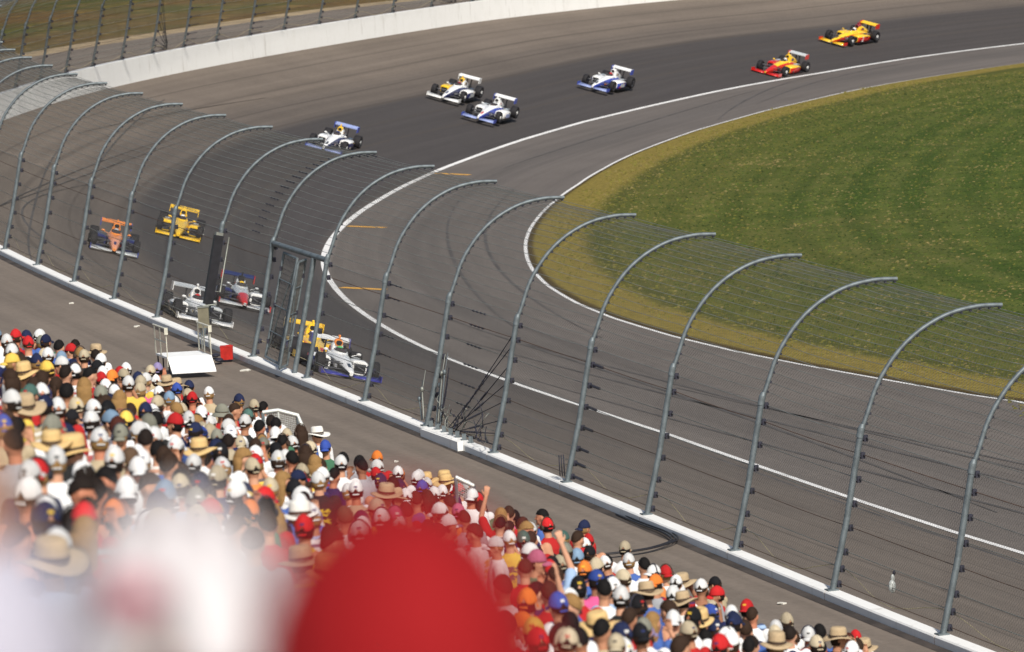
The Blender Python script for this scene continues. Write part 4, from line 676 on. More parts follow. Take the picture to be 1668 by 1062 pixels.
def make_car(i,mw,sch,label,hlabel):
    up,side,nose,pod,podside,fw,rw,ep,hoop,helm,rimc=sch['c']
    root=empty('racing_car',mw=mw); tag(root,label,'racing car','open wheel racing cars running through the turn')
    m=MB()
    S_=[(2.52,.055,.13,.24),(2.40,.10,.11,.29),(2.1,.14,.09,.36),(1.7,.185,.07,.45),(1.3,.225,.06,.53),(.9,.27,.05,.60),(.5,.31,.05,.655),(.25,.33,.05,.67),(.0,.34,.05,.66),(-.4,.35,.05,.68),(-.7,.33,.05,.66),(-1.2,.26,.06,.52),(-1.7,.18,.08,.42),(-2.05,.12,.12,.34)]
    n=16
    def mi(j,k):
        xx=S_[j][0]; top=(2<=k<=5) if sch.get('lowside') else (1<=k<=6)
        if xx>1.4: return 2 if (top or sch.get('noseall')) else 1
        return 0 if top else 1
    m.loft([sect(*a) for a in S_],0,mis=mi)
    m.build('chassis',[carpaint(up),carpaint(side),carpaint(nose)],root)
    # cockpit surround and opening
    c=MB(); rim_=[]
    for k in range(20):
        a=2*math.pi*k/20; rim_.append((.02+.46*math.cos(a),.215*math.sin(a),.655+.045*(1-math.cos(a))/1.2))
    c.loft([[(x,y*1.22,z-.06) for x,y,z in rim_],[(x,y,z+.03) for x,y,z in rim_],[(x*.9,y*.85,z+.02) for x,y,z in rim_],[(x*.9,y*.85,z-.05) for x,y,z in rim_]],0,cap=False,mis=lambda j,k:1 if j==2 else 0)
    c.add([(x*.88,y*.83,z-.028) for x,y,z in rim_],[tuple(range(20))],1)
    c.build('cockpit_surround',[carpaint(up),M_carbon],root)
    w_=MB(); pts=[(.02+.44*math.cos(a),.20*math.sin(a),.70+.02*(1-math.cos(a))) for a in np.linspace(-1.3,1.3,11)]
    w_.loft([[p for p in pts],[(p[0]-.06,p[1]*.9,p[2]+.09) for p in pts],[(p[0]-.07,p[1]*.88,p[2]+.09) for p in pts],[(p[0]-.012,p[1]*.97,p[2]) for p in pts]],cap=False); w_.build('windscreen',plain('smoked_screen',(.06,.05,.05),.15,0,.1,3),root)
    # engine cover with airbox
    e=MB(); E_=[(-.42,.17,.45,.93),(-.50,.18,.45,.99),(-.75,.175,.4,.98),(-1.1,.15,.4,.86),(-1.5,.12,.35,.70),(-1.95,.07,.3,.46)]
    e.loft([sect(*a,n=14,p=2.3) for a in E_],0); eo=e.build('engine_cover',carpaint(up),root)
    a_=MB(); a_.loft([sect(-.38,.125,.82,1.02,n=12),sect(-.55,.14,.80,1.05,n=12),sect(-.85,.10,.80,1.0,n=12)],0); a_.box((-.50,0,1.08),(.12,.05,.09)); a_.ell((-.50,0,1.14),(.07,.045,.035)); ao=a_.build('airbox',carpaint(hoop),root)
    k=MB(); k.loft([sect(-.372,.095,.845,.995,n=12),sect(-.39,.095,.845,.995,n=12)],0); k.build('air_intake',M_carbon,ao)
    # side pods
    for s in (-1,1):
        p=MB(); P_=[(.62,.235,.10,.50,.58),(.55,.27,.07,.54,.60),(.1,.285,.06,.55,.62),(-.4,.28,.06,.53,.62),(-.9,.235,.06,.44,.56),(-1.3,.15,.07,.34,.44),(-1.6,.08,.08,.26,.33)]
        def pm_(j,kk): return 0 if 1<=kk<=6 else 1
        p.loft([sect(x,w2,z0,z1,s*y,p=3.4) for x,w2,z0,z1,y in P_],0,mis=pm_); po=p.build('side_pod',[carpaint(pod[0 if s>0 else 1]),carpaint(podside)],root)
        q=MB(); q.box((.635,s*.59,.30),(.02,.36,.28)); q.build('radiator_inlet',M_carbon,po)
        if sch.get('patch'):
            t=MB(); t.box((-.05,s*.903,.28),(.62,.008,.20)); t.build('side_panel',carpaint(sch['patch']),po)
        if sch.get('num'):
            cu=bpy.data.curves.new('number','FONT'); cu.body=sch['num']; cu.size=.46; cu.extrude=.004; cu.align_x='CENTER'; cu.align_y='CENTER'; cu.shear=.25
            to=bpy.data.objects.new('t',cu); me=bpy.data.meshes.new_from_object(to); me.materials.clear(); me.materials.append(carpaint(WH)); bpy.data.objects.remove(to)
            link('number',me,po,Matrix.Translation((.2 if s<0 else .2,s*.912,.29))@Matrix.Rotation(0 if s<0 else math.pi,4,'Z')@Matrix.Rotation(math.pi/2,4,'X'))
        mm=MB(); mm.tube([(.45,s*.30,.62),(.42,s*.50,.70)],.012,5); mm.ell((.42,s*.53,.715),(.05,.08,.04),0,8,6); mm.build('mirror',carpaint(up),root)
    u=MB(); u.add([(1.0,-.32,.045),(1.0,.32,.045),(.6,.92,.045),(-1.2,.92,.045),(-1.75,.62,.06),(-1.75,-.62,.06),(-1.2,-.92,.045),(.6,-.92,.045)]+[(1.0,-.32,.075),(1.0,.32,.075),(.6,.92,.075),(-1.2,.92,.075),(-1.75,.62,.16),(-1.75,-.62,.16),(-1.2,-.92,.075),(.6,-.92,.075)],[tuple(range(7,-1,-1)),tuple(range(8,16))]+[(a,(a+1)%8,(a+1)%8+8,a+8) for a in range(8)]); u.build('floor_tray',M_carbon,root)
    # front wing
    f=MB()
    for s in (-1,1):
        A=[(2.58,.08,.10),(2.42,.08,.125),(2.24,.08,.15)]; B=[(2.50,.93,.085),(2.34,.93,.13),(2.16,.93,.20)]
        f.loft([[ (x,s*y,z+.016) for x,y,z in R]+[(x,s*y,z-.014) for x,y,z in R[::-1]] for R in (A,B)],0)
    fo=f.build('front_wing',carpaint(fw),root)
    for s in (-1,1):
        g2=MB(); g2.box((2.34,s*.945,.17),(.46,.022,.20)); g2.build('end_plate',carpaint(ep if ep!=WH else fw),fo)
    # rear wing
    r=MB(); 
    r.loft([[(-1.80,s*.60,.90),(-1.95,s*.60,.935),(-2.14,s*.60,.99),(-2.16,s*.60,1.03),(-2.13,s*.60,1.03),(-1.93,s*.60,.965),(-1.79,s*.60,.93)] for s in (-1,-.02,.02,1)],0,smooth=False)
    ro=r.build('rear_wing',carpaint(rw),root)
    if sch.get('wingtext'):
        cu=bpy.data.curves.new('lettering','FONT'); cu.body=sch['wingtext']; cu.size=.17; cu.extrude=.002; cu.align_x='CENTER'; cu.align_y='CENTER'
        to=bpy.data.objects.new('t',cu); me=bpy.data.meshes.new_from_object(to); me.materials.clear(); me.materials.append(M_carbon); bpy.data.objects.remove(to)
        ang=math.atan2(.065,.2); link('lettering',me,ro,Matrix.Translation((-2.02,0,.999))@Matrix.Rotation(ang,4,'Y')@Matrix.Rotation(math.pi/2,4,'Z')@Matrix.Scale(1.3,4,(1,0,0)))
    for s in (-1,1):
        g2=MB(); g2.box((-1.98,s*.615,.885),(.46,.024,.30)); g2.build('end_plate',carpaint(ep),ro)
    v=MB(); v.box((-1.95,.12,.66),(.16,.025,.52)); v.box((-1.95,-.12,.66),(.16,.025,.52)); v.box((-1.9,0,.36),(.5,.24,.22)); v.build('wing_support',M_carbon,root)
    # small sponsor patches
    rr=random.Random(i*7+1)
    for s in (-1,1):
        for x,y,z,dx,dz,rx in ((-.85,s*.163,.72,.34,.12,s*.12),(-.3,s*.901,.42,.30,.07,0),(.35,s*.895,.20,.22,.09,0),(1.1,s*.252,.30,.36,.10,s*.06)):
            q=MB(); q.box((0,0,0),(dx,.008,dz)); q.box((dx*.2,s*.003,0),(dx*.3,.008,dz*.6),1)
            q.build('sponsor_patch',[carpaint(rr.choice((WH,NA,RE,BK,SI))),carpaint(rr.choice((RE,BL,YE,BK)))],root,Matrix.Translation((x,y+s*.006,z))@Matrix.Rotation(rx,4,'X'))
    cc_=rr.choice((side,SI,BK))
    for s in (-1,1): q=MB(); q.box((-.5,s*.62,.557),(.5,.22,.008)); q.build('deck_patch',carpaint(cc_),root)
    q=MB(); q.box((1.9,0,.405),(.4,.10,.008),0,Matrix.Rotation(.22,3,'Y')); q.build('nose_patch',carpaint(rr.choice((side,BK,RE))),root)
    # wheels and suspension
    for s in (-1,1):
        for ax,r_,yy,T_,kind in ((1.52,.325,.86,TF,'f'),(-1.52,.345,.81,TR,'r')):
            flip=Matrix.Rotation(0 if s>0 else math.pi,4,'Z'); steer=Matrix.Rotation(random.uniform(0,6),4,'Y')
            wo=link('tyre',T_,root,Matrix.Translation((ax,s*yy,r_))@flip@steer); link('rim',rim(kind,rimc),wo)
        b=MB()
        for x0,x1,z0,z1 in ((1.75,1.53,.24,.22),(1.2,1.50,.24,.22),(1.78,1.53,.42,.42),(1.25,1.50,.44,.42)): b.tube([(x0,s*.17,z0),(x1,s*.76,z1)],.017,5)
        b.tube([(1.35,s*.2,.45),(1.5,s*.72,.25)],.014,5); b.build('front_suspension',M_susp,root)
        b=MB()
        for x0,x1,z0,z1 in ((-1.2,-1.5,.2,.22),(-1.8,-1.54,.2,.22),(-1.25,-1.5,.42,.45),(-1.8,-1.54,.42,.45)): b.tube([(x0,s*.15,z0),(x1,s*.64,z1)],.02,5)
        b.tube([(-1.52,s*.12,.33),(-1.52,s*.66,.345)],.035,6); b.build('rear_suspension',M_susp,root)
    helmet_person(mw,helm,hlabel)
SCH=[
 dict(c=(YE,RE,YE,(YE,YE),RE,YE,YE,RE,DR,WH,WH),num='2'),
 dict(c=(YE,RE,RE,(YE,RE),RE,RE,SI,RE,YE,WH,WH),lowside=1),
 dict(c=(WH,BL,WH,(WH,WH),BL,LB,WH,BL,WH,RE,BK),patch=SI,lowside=1),
 dict(c=(WH,NA,WH,(WH,YE),NA,WH,WH,WH,YE,DR,WH),patch=SI,lowside=1),
 dict(c=(WH,BL,WH,(WH,WH),WH,LB,WH,BL,WH,SI,WH),patch=LB,lowside=1),
 dict(c=(WH,NA,WH,(WH,WH),NA,LB,LB,BL,YE,NA,SI),lowside=1),
 dict(c=(YE,YE,YE,(YE,YE),YE,YE,YE,YE,YE,WH,BK),wingtext='PENNZOIL',noseall=1),
 dict(c=(OR,NA,SA,(NA,NA),NA,SI,OR,BL,OR,SI,BK),noseall=1),
 dict(c=(WH,SI,WH,(SI,WH),BK,WH,SI,WH,WH,RE,BK)),
 dict(c=(SI,BK,RE,(WH,NA),NA,SI,NA,RE,BK,YE,BK),noseall=1),
 dict(c=(WH,BK,WH,(WH,WH),NA,PU,WH,PU,OR,(.10,.5,.15),BK)),
 dict(c=(YE,OR,YE,(YE,YE),PU,PU,YE,YE,YE,WH,BK)),
]
CL=['yellow and red open wheel racing car, farthest away at the upper right','red and yellow open wheel racing car with grey rear wing by the white line','blue and white open wheel racing car running alone ahead of the red one','white open wheel racing car with a yellow airbox, outer of the white pair','white and blue open wheel racing car, inner one of the white pair','white and lavender open wheel racing car partly behind the curved fence tops','all yellow open wheel racing car seen head on through the fence','orange nosed dark blue open wheel racing car nearest the left edge','white and black open wheel racing car beside the black signal board','red nosed black open wheel racing car right of the black signal board','white and purple open wheel racing car nearest the foreground wall by the gate','yellow open wheel racing car half hidden behind the fence gate']
HL=['person with a white helmet driving the farthest yellow and red car','person driving the red and yellow car with the grey rear wing','person with a red helmet driving the lone blue and white car','person with a dark red helmet driving the white car with yellow airbox','person with a silver helmet driving the inner white and blue car','person with a navy helmet driving the white and lavender car','person with a white helmet driving the all yellow car','person with a silver helmet driving the orange nosed car','person with a red helmet driving the white and black car','person with a yellow helmet driving the red nosed black car','person with a green helmet driving the white and purple car','person with a white helmet driving the yellow car behind the gate']
for i,(s,d,ym,yt) in enumerate(CARS):
    p=surf(s,d); u_=(surf(s+.05,d)-surf(s-.05,d)).normalized(); v_=(surf(s,d+.2)-surf(s,d-.2)).normalized(); n_=v_.cross(u_).normalized()
    if n_.z<0: n_=-n_
    yaw_=ym*.6+yt*.4; ray=math.atan2(p.y,p.x); ha=ray-math.radians(yaw_)+math.pi
    f_=Vector((math.cos(ha),math.sin(ha),0)); f_=(f_-n_*f_.dot(n_)).normalized(); l_=n_.cross(f_)
    mw=Matrix(((f_.x,l_.x,n_.x,p.x),(f_.y,l_.y,n_.y,p.y),(f_.z,l_.z,n_.z,p.z),(0,0,0,1)))@Matrix.Translation((0,0,.012))
    make_car(i,mw,SCH[i],CL[i],HL[i])

# ------------------------------------------------------------------ spectators
dg=bpy.context.evaluated_depsgraph_get
def fuse(name,mb,voxel,dec,mats,smooth=2):
    me=mb.mesh(name+'_raw',mats); o=bpy.data.objects.new('tmp',me); COL.objects.link(o)
    m=o.modifiers.new('r','REMESH'); m.mode='VOXEL'; m.voxel_size=voxel; m.use_smooth_shade=True
    if smooth: sm=o.modifiers.new('s','SMOOTH'); sm.iterations=smooth; sm.factor=.5
    if dec<1: d=o.modifiers.new('d','DECIMATE'); d.ratio=dec
    bpy.context.view_layer.update(); out=bpy.data.meshes.new_from_object(o.evaluated_get(dg())); out.name=name
    out.materials.clear(); [out.materials.append(q) for q in mats]
    bpy.data.objects.remove(o); return out
M_skin=objcol('skin',.55,.10,9); M_cloth=objcol('cloth',.9,.16,7,'shirt'); M_hair=objcol('hair',.8,.35,30); M_cap=objcol('cap_cloth',.85,.12,16,'cap'); M_straw=objcol('straw',.9,.28,40); M_band=plain('hat_band',(.05,.03,.02),.8)
def limb(mb,pts,rs,n=12):
    mb.tube(pts,rs,n); 
    for p,r in zip(pts,rs): mb.ell(p,(r,r,r),0,10,8)
def hand(mb,w_,dirv,side,curl=.6,palmn=None):
    """palm and five bent fingers of unequal length; w_ = wrist, dirv = direction of the hand"""
    d=Vector(dirv).normalized(); w_=Vector(w_); n=Vector(palmn if palmn else (0,1,0)); n=(n-d*n.dot(d)).normalized(); s=d.cross(n)*side
    Mx=Matrix((s,n,d)).transposed(); mb.ell(w_+d*.05,(.041,.017,.052),0,12,8,Mx)
    for k,(o,L) in enumerate(((-.030,.062),(-.010,.074),(.010,.070),(.029,.055))):
        a=w_+d*.085+s*o; b=a+d*L*.45+s*o*.25+n*L*.10*curl; c=b+(d*(1-curl*.6)+n*curl*.9).normalized()*L*.32; e=c+(d*(1-curl)+n*curl*1.2).normalized()*L*.25
        mb.tube([a-d*.03,a,b,c,e],[.0095,.0095,.0088,.008,.007],7)
        mb.ell(e,(.007,)*3,0,6,5)
    a=w_+d*.02-s*.034; b=a-s*.022+d*.030+n*.012; c=b-s*.006+d*.028+n*.012
    mb.tube([a+s*.012,a,b,c],[.013,.0125,.0105,.0085],7); mb.ell(c,(.0085,)*3,0,6,5)
ARMS={  # shoulder, elbow, wrist, hand direction, palm normal (right side x>0)
 'down':[((.185,-.01,1.40),(.235,-.02,1.12),(.225,.10,.88),(0,.25,-1),(-1,0,0))],
 'fold':[((.185,-.01,1.40),(.245,.02,1.13),(.06,.24,1.14),(-1,.1,.05),(0,-1,0))],
 'bino':[((.185,-.01,1.40),(.25,.20,1.22),(.09,.20,1.52),(-.2,.0,1),(0,-.2,0.1))],
 'up':[((.185,-.01,1.42),(.27,.14,1.62),(.20,.17,1.88),(-.15,.05,1),(0,1,0))]}
def body_mesh(name,armL,armR):
    m=MB()
    m.ell((0,.005,1.635),(.074,.093,.108),0,20,16); m.ell((0,.032,1.575),(.054,.062,.062),0,14,10)      # skull, jaw
    m.ell((0,.100,1.605),(.013,.022,.019)); m.ell((0,.092,1.628),(.009,.014,.026)); m.ell((0,.086,1.652),(.045,.012,.009))
    for s in (-1,1): m.ell((s*.027,.086,1.637),(.012,.008,.007)); m.ell((s*.076,.0,1.622),(.010,.020,.031)); m.ell((s*.040,.070,1.600),(.020,.018,.022))
    m.ell((0,.092,1.566),(.022,.008,.005)); m.ell((0,.090,1.556),(.018,.009,.005)); m.ell((0,.082,1.528),(.020,.016,.014))
    limb(m,[(0,-.015,1.43),(0,.0,1.58)],[.060,.052])
    m.loft([[(x*rx,yo+y*ry,z) for x,y in [(math.cos(2*math.pi*k/20),math.sin(2*math.pi*k/20)) for k in range(20)]] for z,rx,ry,yo in ((.84,.13,.10,0),(.95,.165,.115,0),(1.08,.145,.105,.005),(1.22,.165,.115,0),(1.34,.175,.11,-.01),(1.42,.14,.085,-.015),(1.46,.07,.06,-.015))])
    for s,arm in ((1,armR),(-1,armL)):
        sh,el,wr,hd,pn=ARMS[arm][0]; f=lambda p:(p[0]*s,p[1],p[2])
        limb(m,[f(sh),f(el)],[.055,.040]); limb(m,[f(el),f(wr)],[.040,.026]); hand(m,f(wr),f(hd),s,.7,f(pn))
        limb(m,[(s*.09,0,.90),(s*.105,.02,.50)],[.085,.055]); limb(m,[(s*.105,.02,.50),(s*.11,-.01,.09)],[.052,.036]); m.ell((s*.115,.07,.045),(.045,.13,.042))
    return fuse(name,m,.0095,.22,[M_skin],1)
def shirt_mesh(name,armL,armR,collar=False):
    m=MB(); m.loft([[(x*rx,yo+y*ry,z) for x,y in [(math.cos(2*math.pi*k/20),math.sin(2*math.pi*k/20)) for k in range(20)]] for z,rx,ry,yo in ((.84,.18,.135,0),(.95,.185,.135,0),(1.08,.17,.13,.005),(1.22,.185,.135,0),(1.34,.20,.13,-.01),(1.42,.165,.10,-.015),(1.465,.09,.078,-.012),(1.485,.07,.066,-.01))])
    for s,arm in ((1,armR),(-1,armL)):
        sh,el,wr,hd,pn=ARMS[arm][0]; f=lambda p:Vector((p[0]*s,p[1],p[2])); a,b=f(sh),f(el); limb(m,[a,a.lerp(b,.75)],[.075,.066])
    if collar: m.tube([(.07*math.cos(a),-.01+.07*math.sin(a),1.475) for a in np.linspace(0,6.28,16)],.014,6)
    return fuse(name,m,.014,.28,[M_cloth],1)
def trousers_mesh():
    m=MB(); m.ell((0,0,.90),(.185,.14,.12))
    for s in (-1,1): limb(m,[(s*.09,0,.88),(s*.105,.02,.50)],[.105,.075]); limb(m,[(s*.105,.02,.50),(s*.11,-.01,.10)],[.075,.062])
    return fuse('trousers',m,.018,.3,[M_cloth],1)
VAR=[('down','down'),('fold','fold'),('down','up'),('bino','bino'),('fold','down'),('up','bino')]
BODY=[body_mesh('body',a,b) for a,b in VAR]; SHIRT=[shirt_mesh('shirt',a,b,i%2==0) for i,(a,b) in enumerate(VAR)]; TROU=trousers_mesh()
HC=Vector((0,.005,1.635))
def capsurf(r,f,rng,mi=0,mb=None,nu=32,nv=14,bump=0):
    """shell over the skull; f(theta)= lowest polar angle at azimuth theta"""
    mb=mb or MB(); vs=[]
    for j in range(nv+1):
        row=[]
        for i in range(nu):
            th=2*math.pi*i/nu; ph=f(th)*j/nv; k=1+bump*random.uniform(-1,1)
            row.append((HC.x+r[0]*k*math.sin(ph)*math.cos(th),HC.y+r[1]*k*math.sin(ph)*math.sin(th),HC.z+r[2]*k*math.cos(ph)))
        vs.append(row)
    base=[[(HC.x+(x-HC.x)*.93,HC.y+(y-HC.y)*.93,HC.z+(z-HC.z)*.93) for x,y,z in row] for row in vs]
    mb.loft(vs+[base[-1]],mi,cap=False); return mb
def brim(mb,th0,th1,L,zc,drop,r=(.084,.104),mi=0,n=14,curve=.02):
    top=[];out=[]
    for k in range(n+1):
        th=th0+(th1-th0)*k/n; q=math.sin(math.pi*k/n)**.5 if th1-th0<6 else 1
        ax,ay=r[0]*math.cos(th),r[1]*math.sin(th); bx,by=ax*(1+0*L)+math.cos(th)*L*q,ay+math.sin(th)*L*q
        cz=-curve*(2*abs(k/n-.5))**2*1.5 if th1-th0<6 else curve*math.cos(2*th)
        top.append((HC.x+ax,HC.y+ay,HC.z+zc+cz*.5)); out.append((HC.x+bx,HC.y+by,HC.z+zc-drop*q+cz))
    mid=[tuple((a[i]+b[i])/2+(.006 if i==2 else 0) for i in range(3)) for a,b in zip(top,out)]
    rows=[top,mid,out]; low=[[ (x,y,z-.007) for x,y,z in r_] for r_ in rows[::-1]]
    mb.grid(rows+low,None,mi); return mb
def back(th): # 1 at the back of the head (-y)
    return max(0,-math.sin(th))
def cap_mesh(rev=False):
    mb=MB(); capsurf((.085,.105,.122),lambda t:math.radians(84)+(.10*back(t))-(.42*math.exp(-((t-1.5*math.pi)/.22)**2) if not rev else 0),None,0,mb)
    if rev: brim(mb,math.pi*1.5-.75,math.pi*1.5+.75,.062,.010,.020)
    else: brim(mb,math.pi/2-.8,math.pi/2+.8,.070,.010,.018)
    # panel seams and the button
    for k in range(6):
        th=k*math.pi/3+.26; mb.tube([(HC.x+.0862*math.sin(p)*math.cos(th),HC.y+.1065*math.sin(p)*math.sin(th),HC.z+.1235*math.cos(p)) for p in np.linspace(.08,1.4,9)],.0016,4,caps=False)
    mb.ell((HC.x,HC.y,HC.z+.123),(.009,.009,.005)); 
    if not rev: mb.tube([(HC.x+.084*math.cos(t),HC.y+.103*math.sin(t),HC.z-.022) for t in np.linspace(1.5*math.pi-.42,1.5*math.pi+.42,8)],.008,5)
    return mb.mesh('cap',[M_cap])
def bucket_mesh():
    mb=MB(); capsurf((.090,.109,.120),lambda t:math.radians(86),None,0,mb); brim(mb,0,2*math.pi,.058,.0,.045,(.088,.107),0,28,.004); return mb.mesh('bucket_hat',[M_cap])
def straw_mesh(L,curve):
    mb=MB(); rows=[]
    for z,k in ((.00,1.0),(.03,.99),(.075,.95),(.105,.88),(.118,.70),(.108,.3),(.106,.02)):
        rows.append([(HC.x+.094*k*math.cos(2*math.pi*i/28),HC.y+.113*k*math.sin(2*math.pi*i/28),HC.z+.022+z) for i in range(28)])
    mb.loft(rows,0,cap=False); b=[[(HC.x+(x-HC.x)*1.015,HC.y+(y-HC.y)*1.015,HC.z+.022+z) for x,y,_ in rows[0]] for z in (.004,.030)]; mb.loft(b,1,cap=False)
    brim(mb,0,2*math.pi,L,.022,.012,(.094,.113),0,32,curve); return mb.mesh('straw_hat',[M_straw,M_band])
def hair_mesh(kind):
    mb=MB()
    if kind=='short': capsurf((.084,.103,.116),lambda t:math.radians(72)+.62*back(t)-.05*max(0,math.sin(t)),None,0,mb,36,18,.028)
    elif kind=='long':
        capsurf((.090,.110,.120),lambda t:math.radians(72)+.75*back(t),None,0,mb,36,18,.03)
        mb.loft([[(HC.x+rx*math.cos(a),yo+ry*math.sin(a),z) for a in np.linspace(0,2*math.pi,16,endpoint=False)] for z,rx,ry,yo in ((1.66,.088,.06,-.05),(1.58,.092,.055,-.06),(1.50,.085,.045,-.07),(1.42,.075,.035,-.085),(1.36,.05,.02,-.095))])
    elif kind=='tail':
        capsurf((.085,.104,.117),lambda t:math.radians(72)+.6*back(t),None,0,mb,36,18,.02); mb.tube([(0,-.095,1.66),(0,-.14,1.63),(0,-.135,1.55),(0,-.12,1.46)],[.02,.032,.028,.01],8)
    elif kind=='fringe': capsurf((.082,.100,.108),lambda t:math.radians(95)+.32*back(t),None,0,mb,36,14,.012)
    me=mb.mesh('hair',[M_hair]); return me
def nape_mesh():   # hair showing below a hat
    mb=MB(); rows=[]
    for z in (.02,-.01,-.04,-.065):
        k=math.sqrt(max(0,1-(z/.118)**2)); rows.append([(HC.x+.083*k*math.cos(a),HC.y+.102*k*math.sin(a),HC.z+z) for a in np.linspace(math.pi*.98,math.pi*2.02,18)])
    inner=[[(HC.x+(x-HC.x)*.9,HC.y+(y-HC.y)*.9,z) for x,y,z in r] for r in rows[::-1]]; mb.grid(rows+inner); return mb.mesh('hair',[M_hair])
CAPS=[cap_mesh(False),cap_mesh(True)]; BUCK=bucket_mesh(); STRAW=[straw_mesh(.085,.014),straw_mesh(.060,.02),straw_mesh(.105,.03)]
HAIR={k:hair_mesh(k) for k in ('short','long','tail','fringe')}; NAPE=nape_mesh()
def muffs():
    mb=MB(); mb.tube([(HC.x+.100*math.cos(a),HC.y-.01,HC.z+.135*math.sin(a)) for a in np.linspace(0,math.pi,14)],.008,6)
    for s in (-1,1): mb.tube([(s*.070,-.005,1.625),(s*.108,-.005,1.625)],.036,12)
    return mb.mesh('ear_defenders',[M_dark])
MUFF=muffs()
CC={'W':(.68,.68,.67),'R':(.50,.020,.022),'N':(.014,.02,.058),'B':(.035,.07,.30),'K':(.010,.010,.012),'T':(.46,.39,.27),'G':(.20,.20,.16),'O':(.72,.20,.035),'Y':(.78,.52,.10),'E':(.07,.14,.12),'P':(.45,.12,.20),'L':(.20,.30,.42),'M':(.30,.25,.45)}
CN={'W':'white','R':'red','N':'navy','B':'blue','K':'black','T':'khaki','G':'grey','O':'orange','Y':'yellow','E':'green','P':'pink','L':'pale blue','M':'striped'}
HCOL={'K':(.006,.005,.005),'D':(.013,.008,.006),'B':(.032,.017,.010),'Y':(.26,.15,.055),'R':(.06,.016,.010),'X':(.10,.06,.035)}
HN={'K':'black hair','D':'dark brown hair','B':'brown hair','Y':'blond hair','R':'auburn hair','X':'a bald head'}
SKIN=[(.50,.25,.15),(.42,.20,.115),(.56,.30,.19),(.47,.19,.11),(.30,.14,.08)]
SH=[((.74,.74,.73),34,'white'),((.30,.31,.33),7,'grey'),((.40,.02,.02),9,'red'),((.016,.02,.07),9,'navy'),((.02,.02,.02),8,'black'),((.06,.12,.35),7,'blue'),((.42,.34,.22),6,'tan'),((.30,.42,.60),6,'pale blue'),((.65,.45,.08),3,'yellow'),((.05,.14,.08),3,'green'),((.62,.10,.25),2,'pink'),((.62,.22,.06),3,'orange')]
SHP=np.array([s[1] for s in SH],float); SHP/=SHP.sum()
TROUC=[(.05,.07,.14),(.32,.26,.17),(.03,.03,.035),(.45,.42,.36)]
def person(x,y,zh,code,rz,var,shirt,skin,sc,zf,lean=0,hairc=None,muff=False):
    mw=Matrix.Translation((x,y,zf))@Matrix.Rotation(rz,4,'Z')@Matrix.Rotation(lean,4,'Y')@Matrix.Rotation(random.gauss(-.02,.045) if y>20 else 0,4,'X')@Matrix.Diagonal((sc*.95,sc*.95,sc,1))
    b=link('person',BODY[var],mw=mw); b.color=(*skin,1)
    s=link('shirt',SHIRT[var],b); s.color=(*shirt,1)
    t=link('trousers',TROU,b); t.color=(*random.choice(TROUC),1)
    k,c=code[0],code[1]; hc=hairc or HCOL[random.choice('KDBBD Y'.replace(' ',''))]
    if k=='n': pass
    elif k=='h':
        kind='short' if c!='Y' else random.choice(('long','short','long'))
        if c=='X': kind='fringe'
        elif c in 'DBK' and random.random()<.16: kind=random.choice(('long','tail'))
        h=link('hair',HAIR[kind],b); h.color=(*HCOL[c],1)
    else:
        h=link('hair',NAPE if random.random()<.75 else HAIR['fringe'],b); h.color=(*hc,1)
        col=np.array(CC[c])*random.uniform(.72,1.12); col=tuple(np.clip(col,0,.82))
        if k=='c': o=link('cap',CAPS[0 if random.random()<.86 else 1],b); o.color=(*col,1)
        elif k=='b': o=link('bucket_hat',BUCK,b); o.color=(*col,1)
        elif k=='s':
            col={'Y':(.62,.43,.19),'T':(.44,.33,.20),'O':(.50,.27,.11),'W':(.76,.74,.68)}[c]
            o=link('straw_hat',random.choice(STRAW),b); o.color=(*col,1)
    for q in b.children:
        if q.name.split('.')[0] in ('cap','hair','bucket_hat','straw_hat') and y>20:
            kx=random.uniform(.97,1.06); kz=random.uniform(.98,1.09); q.matrix_basis=Matrix.Translation(HC)@Matrix.Rotation(random.gauss(0,.06),4,'X')@Matrix.Rotation(random.gauss(0,.04),4,'Y')@Matrix.Diagonal((kx,kx,kz,1))@Matrix.Translation(-HC)
    if muff: link('ear_defenders',MUFF,b)
    return b
# seating plane: row direction u, stepping up to the left
U=Vector((-.281,.960)); V=Vector((.960,.281)); SLOPE=.427
def feet(x,y,zh): 
    q=V.x*x+V.y*y; k=round(q/.8); return q,k
def look(code): 
    k,c=code
    if k=='h': return HN[c]
    if k=='c': return CN[c]+' cap'
    if k=='b': return CN[c]+' bucket hat'
    return {'Y':'yellow straw hat','T':'brown straw hat','O':'orange straw hat','W':'white sun hat'}[c]
people=[]

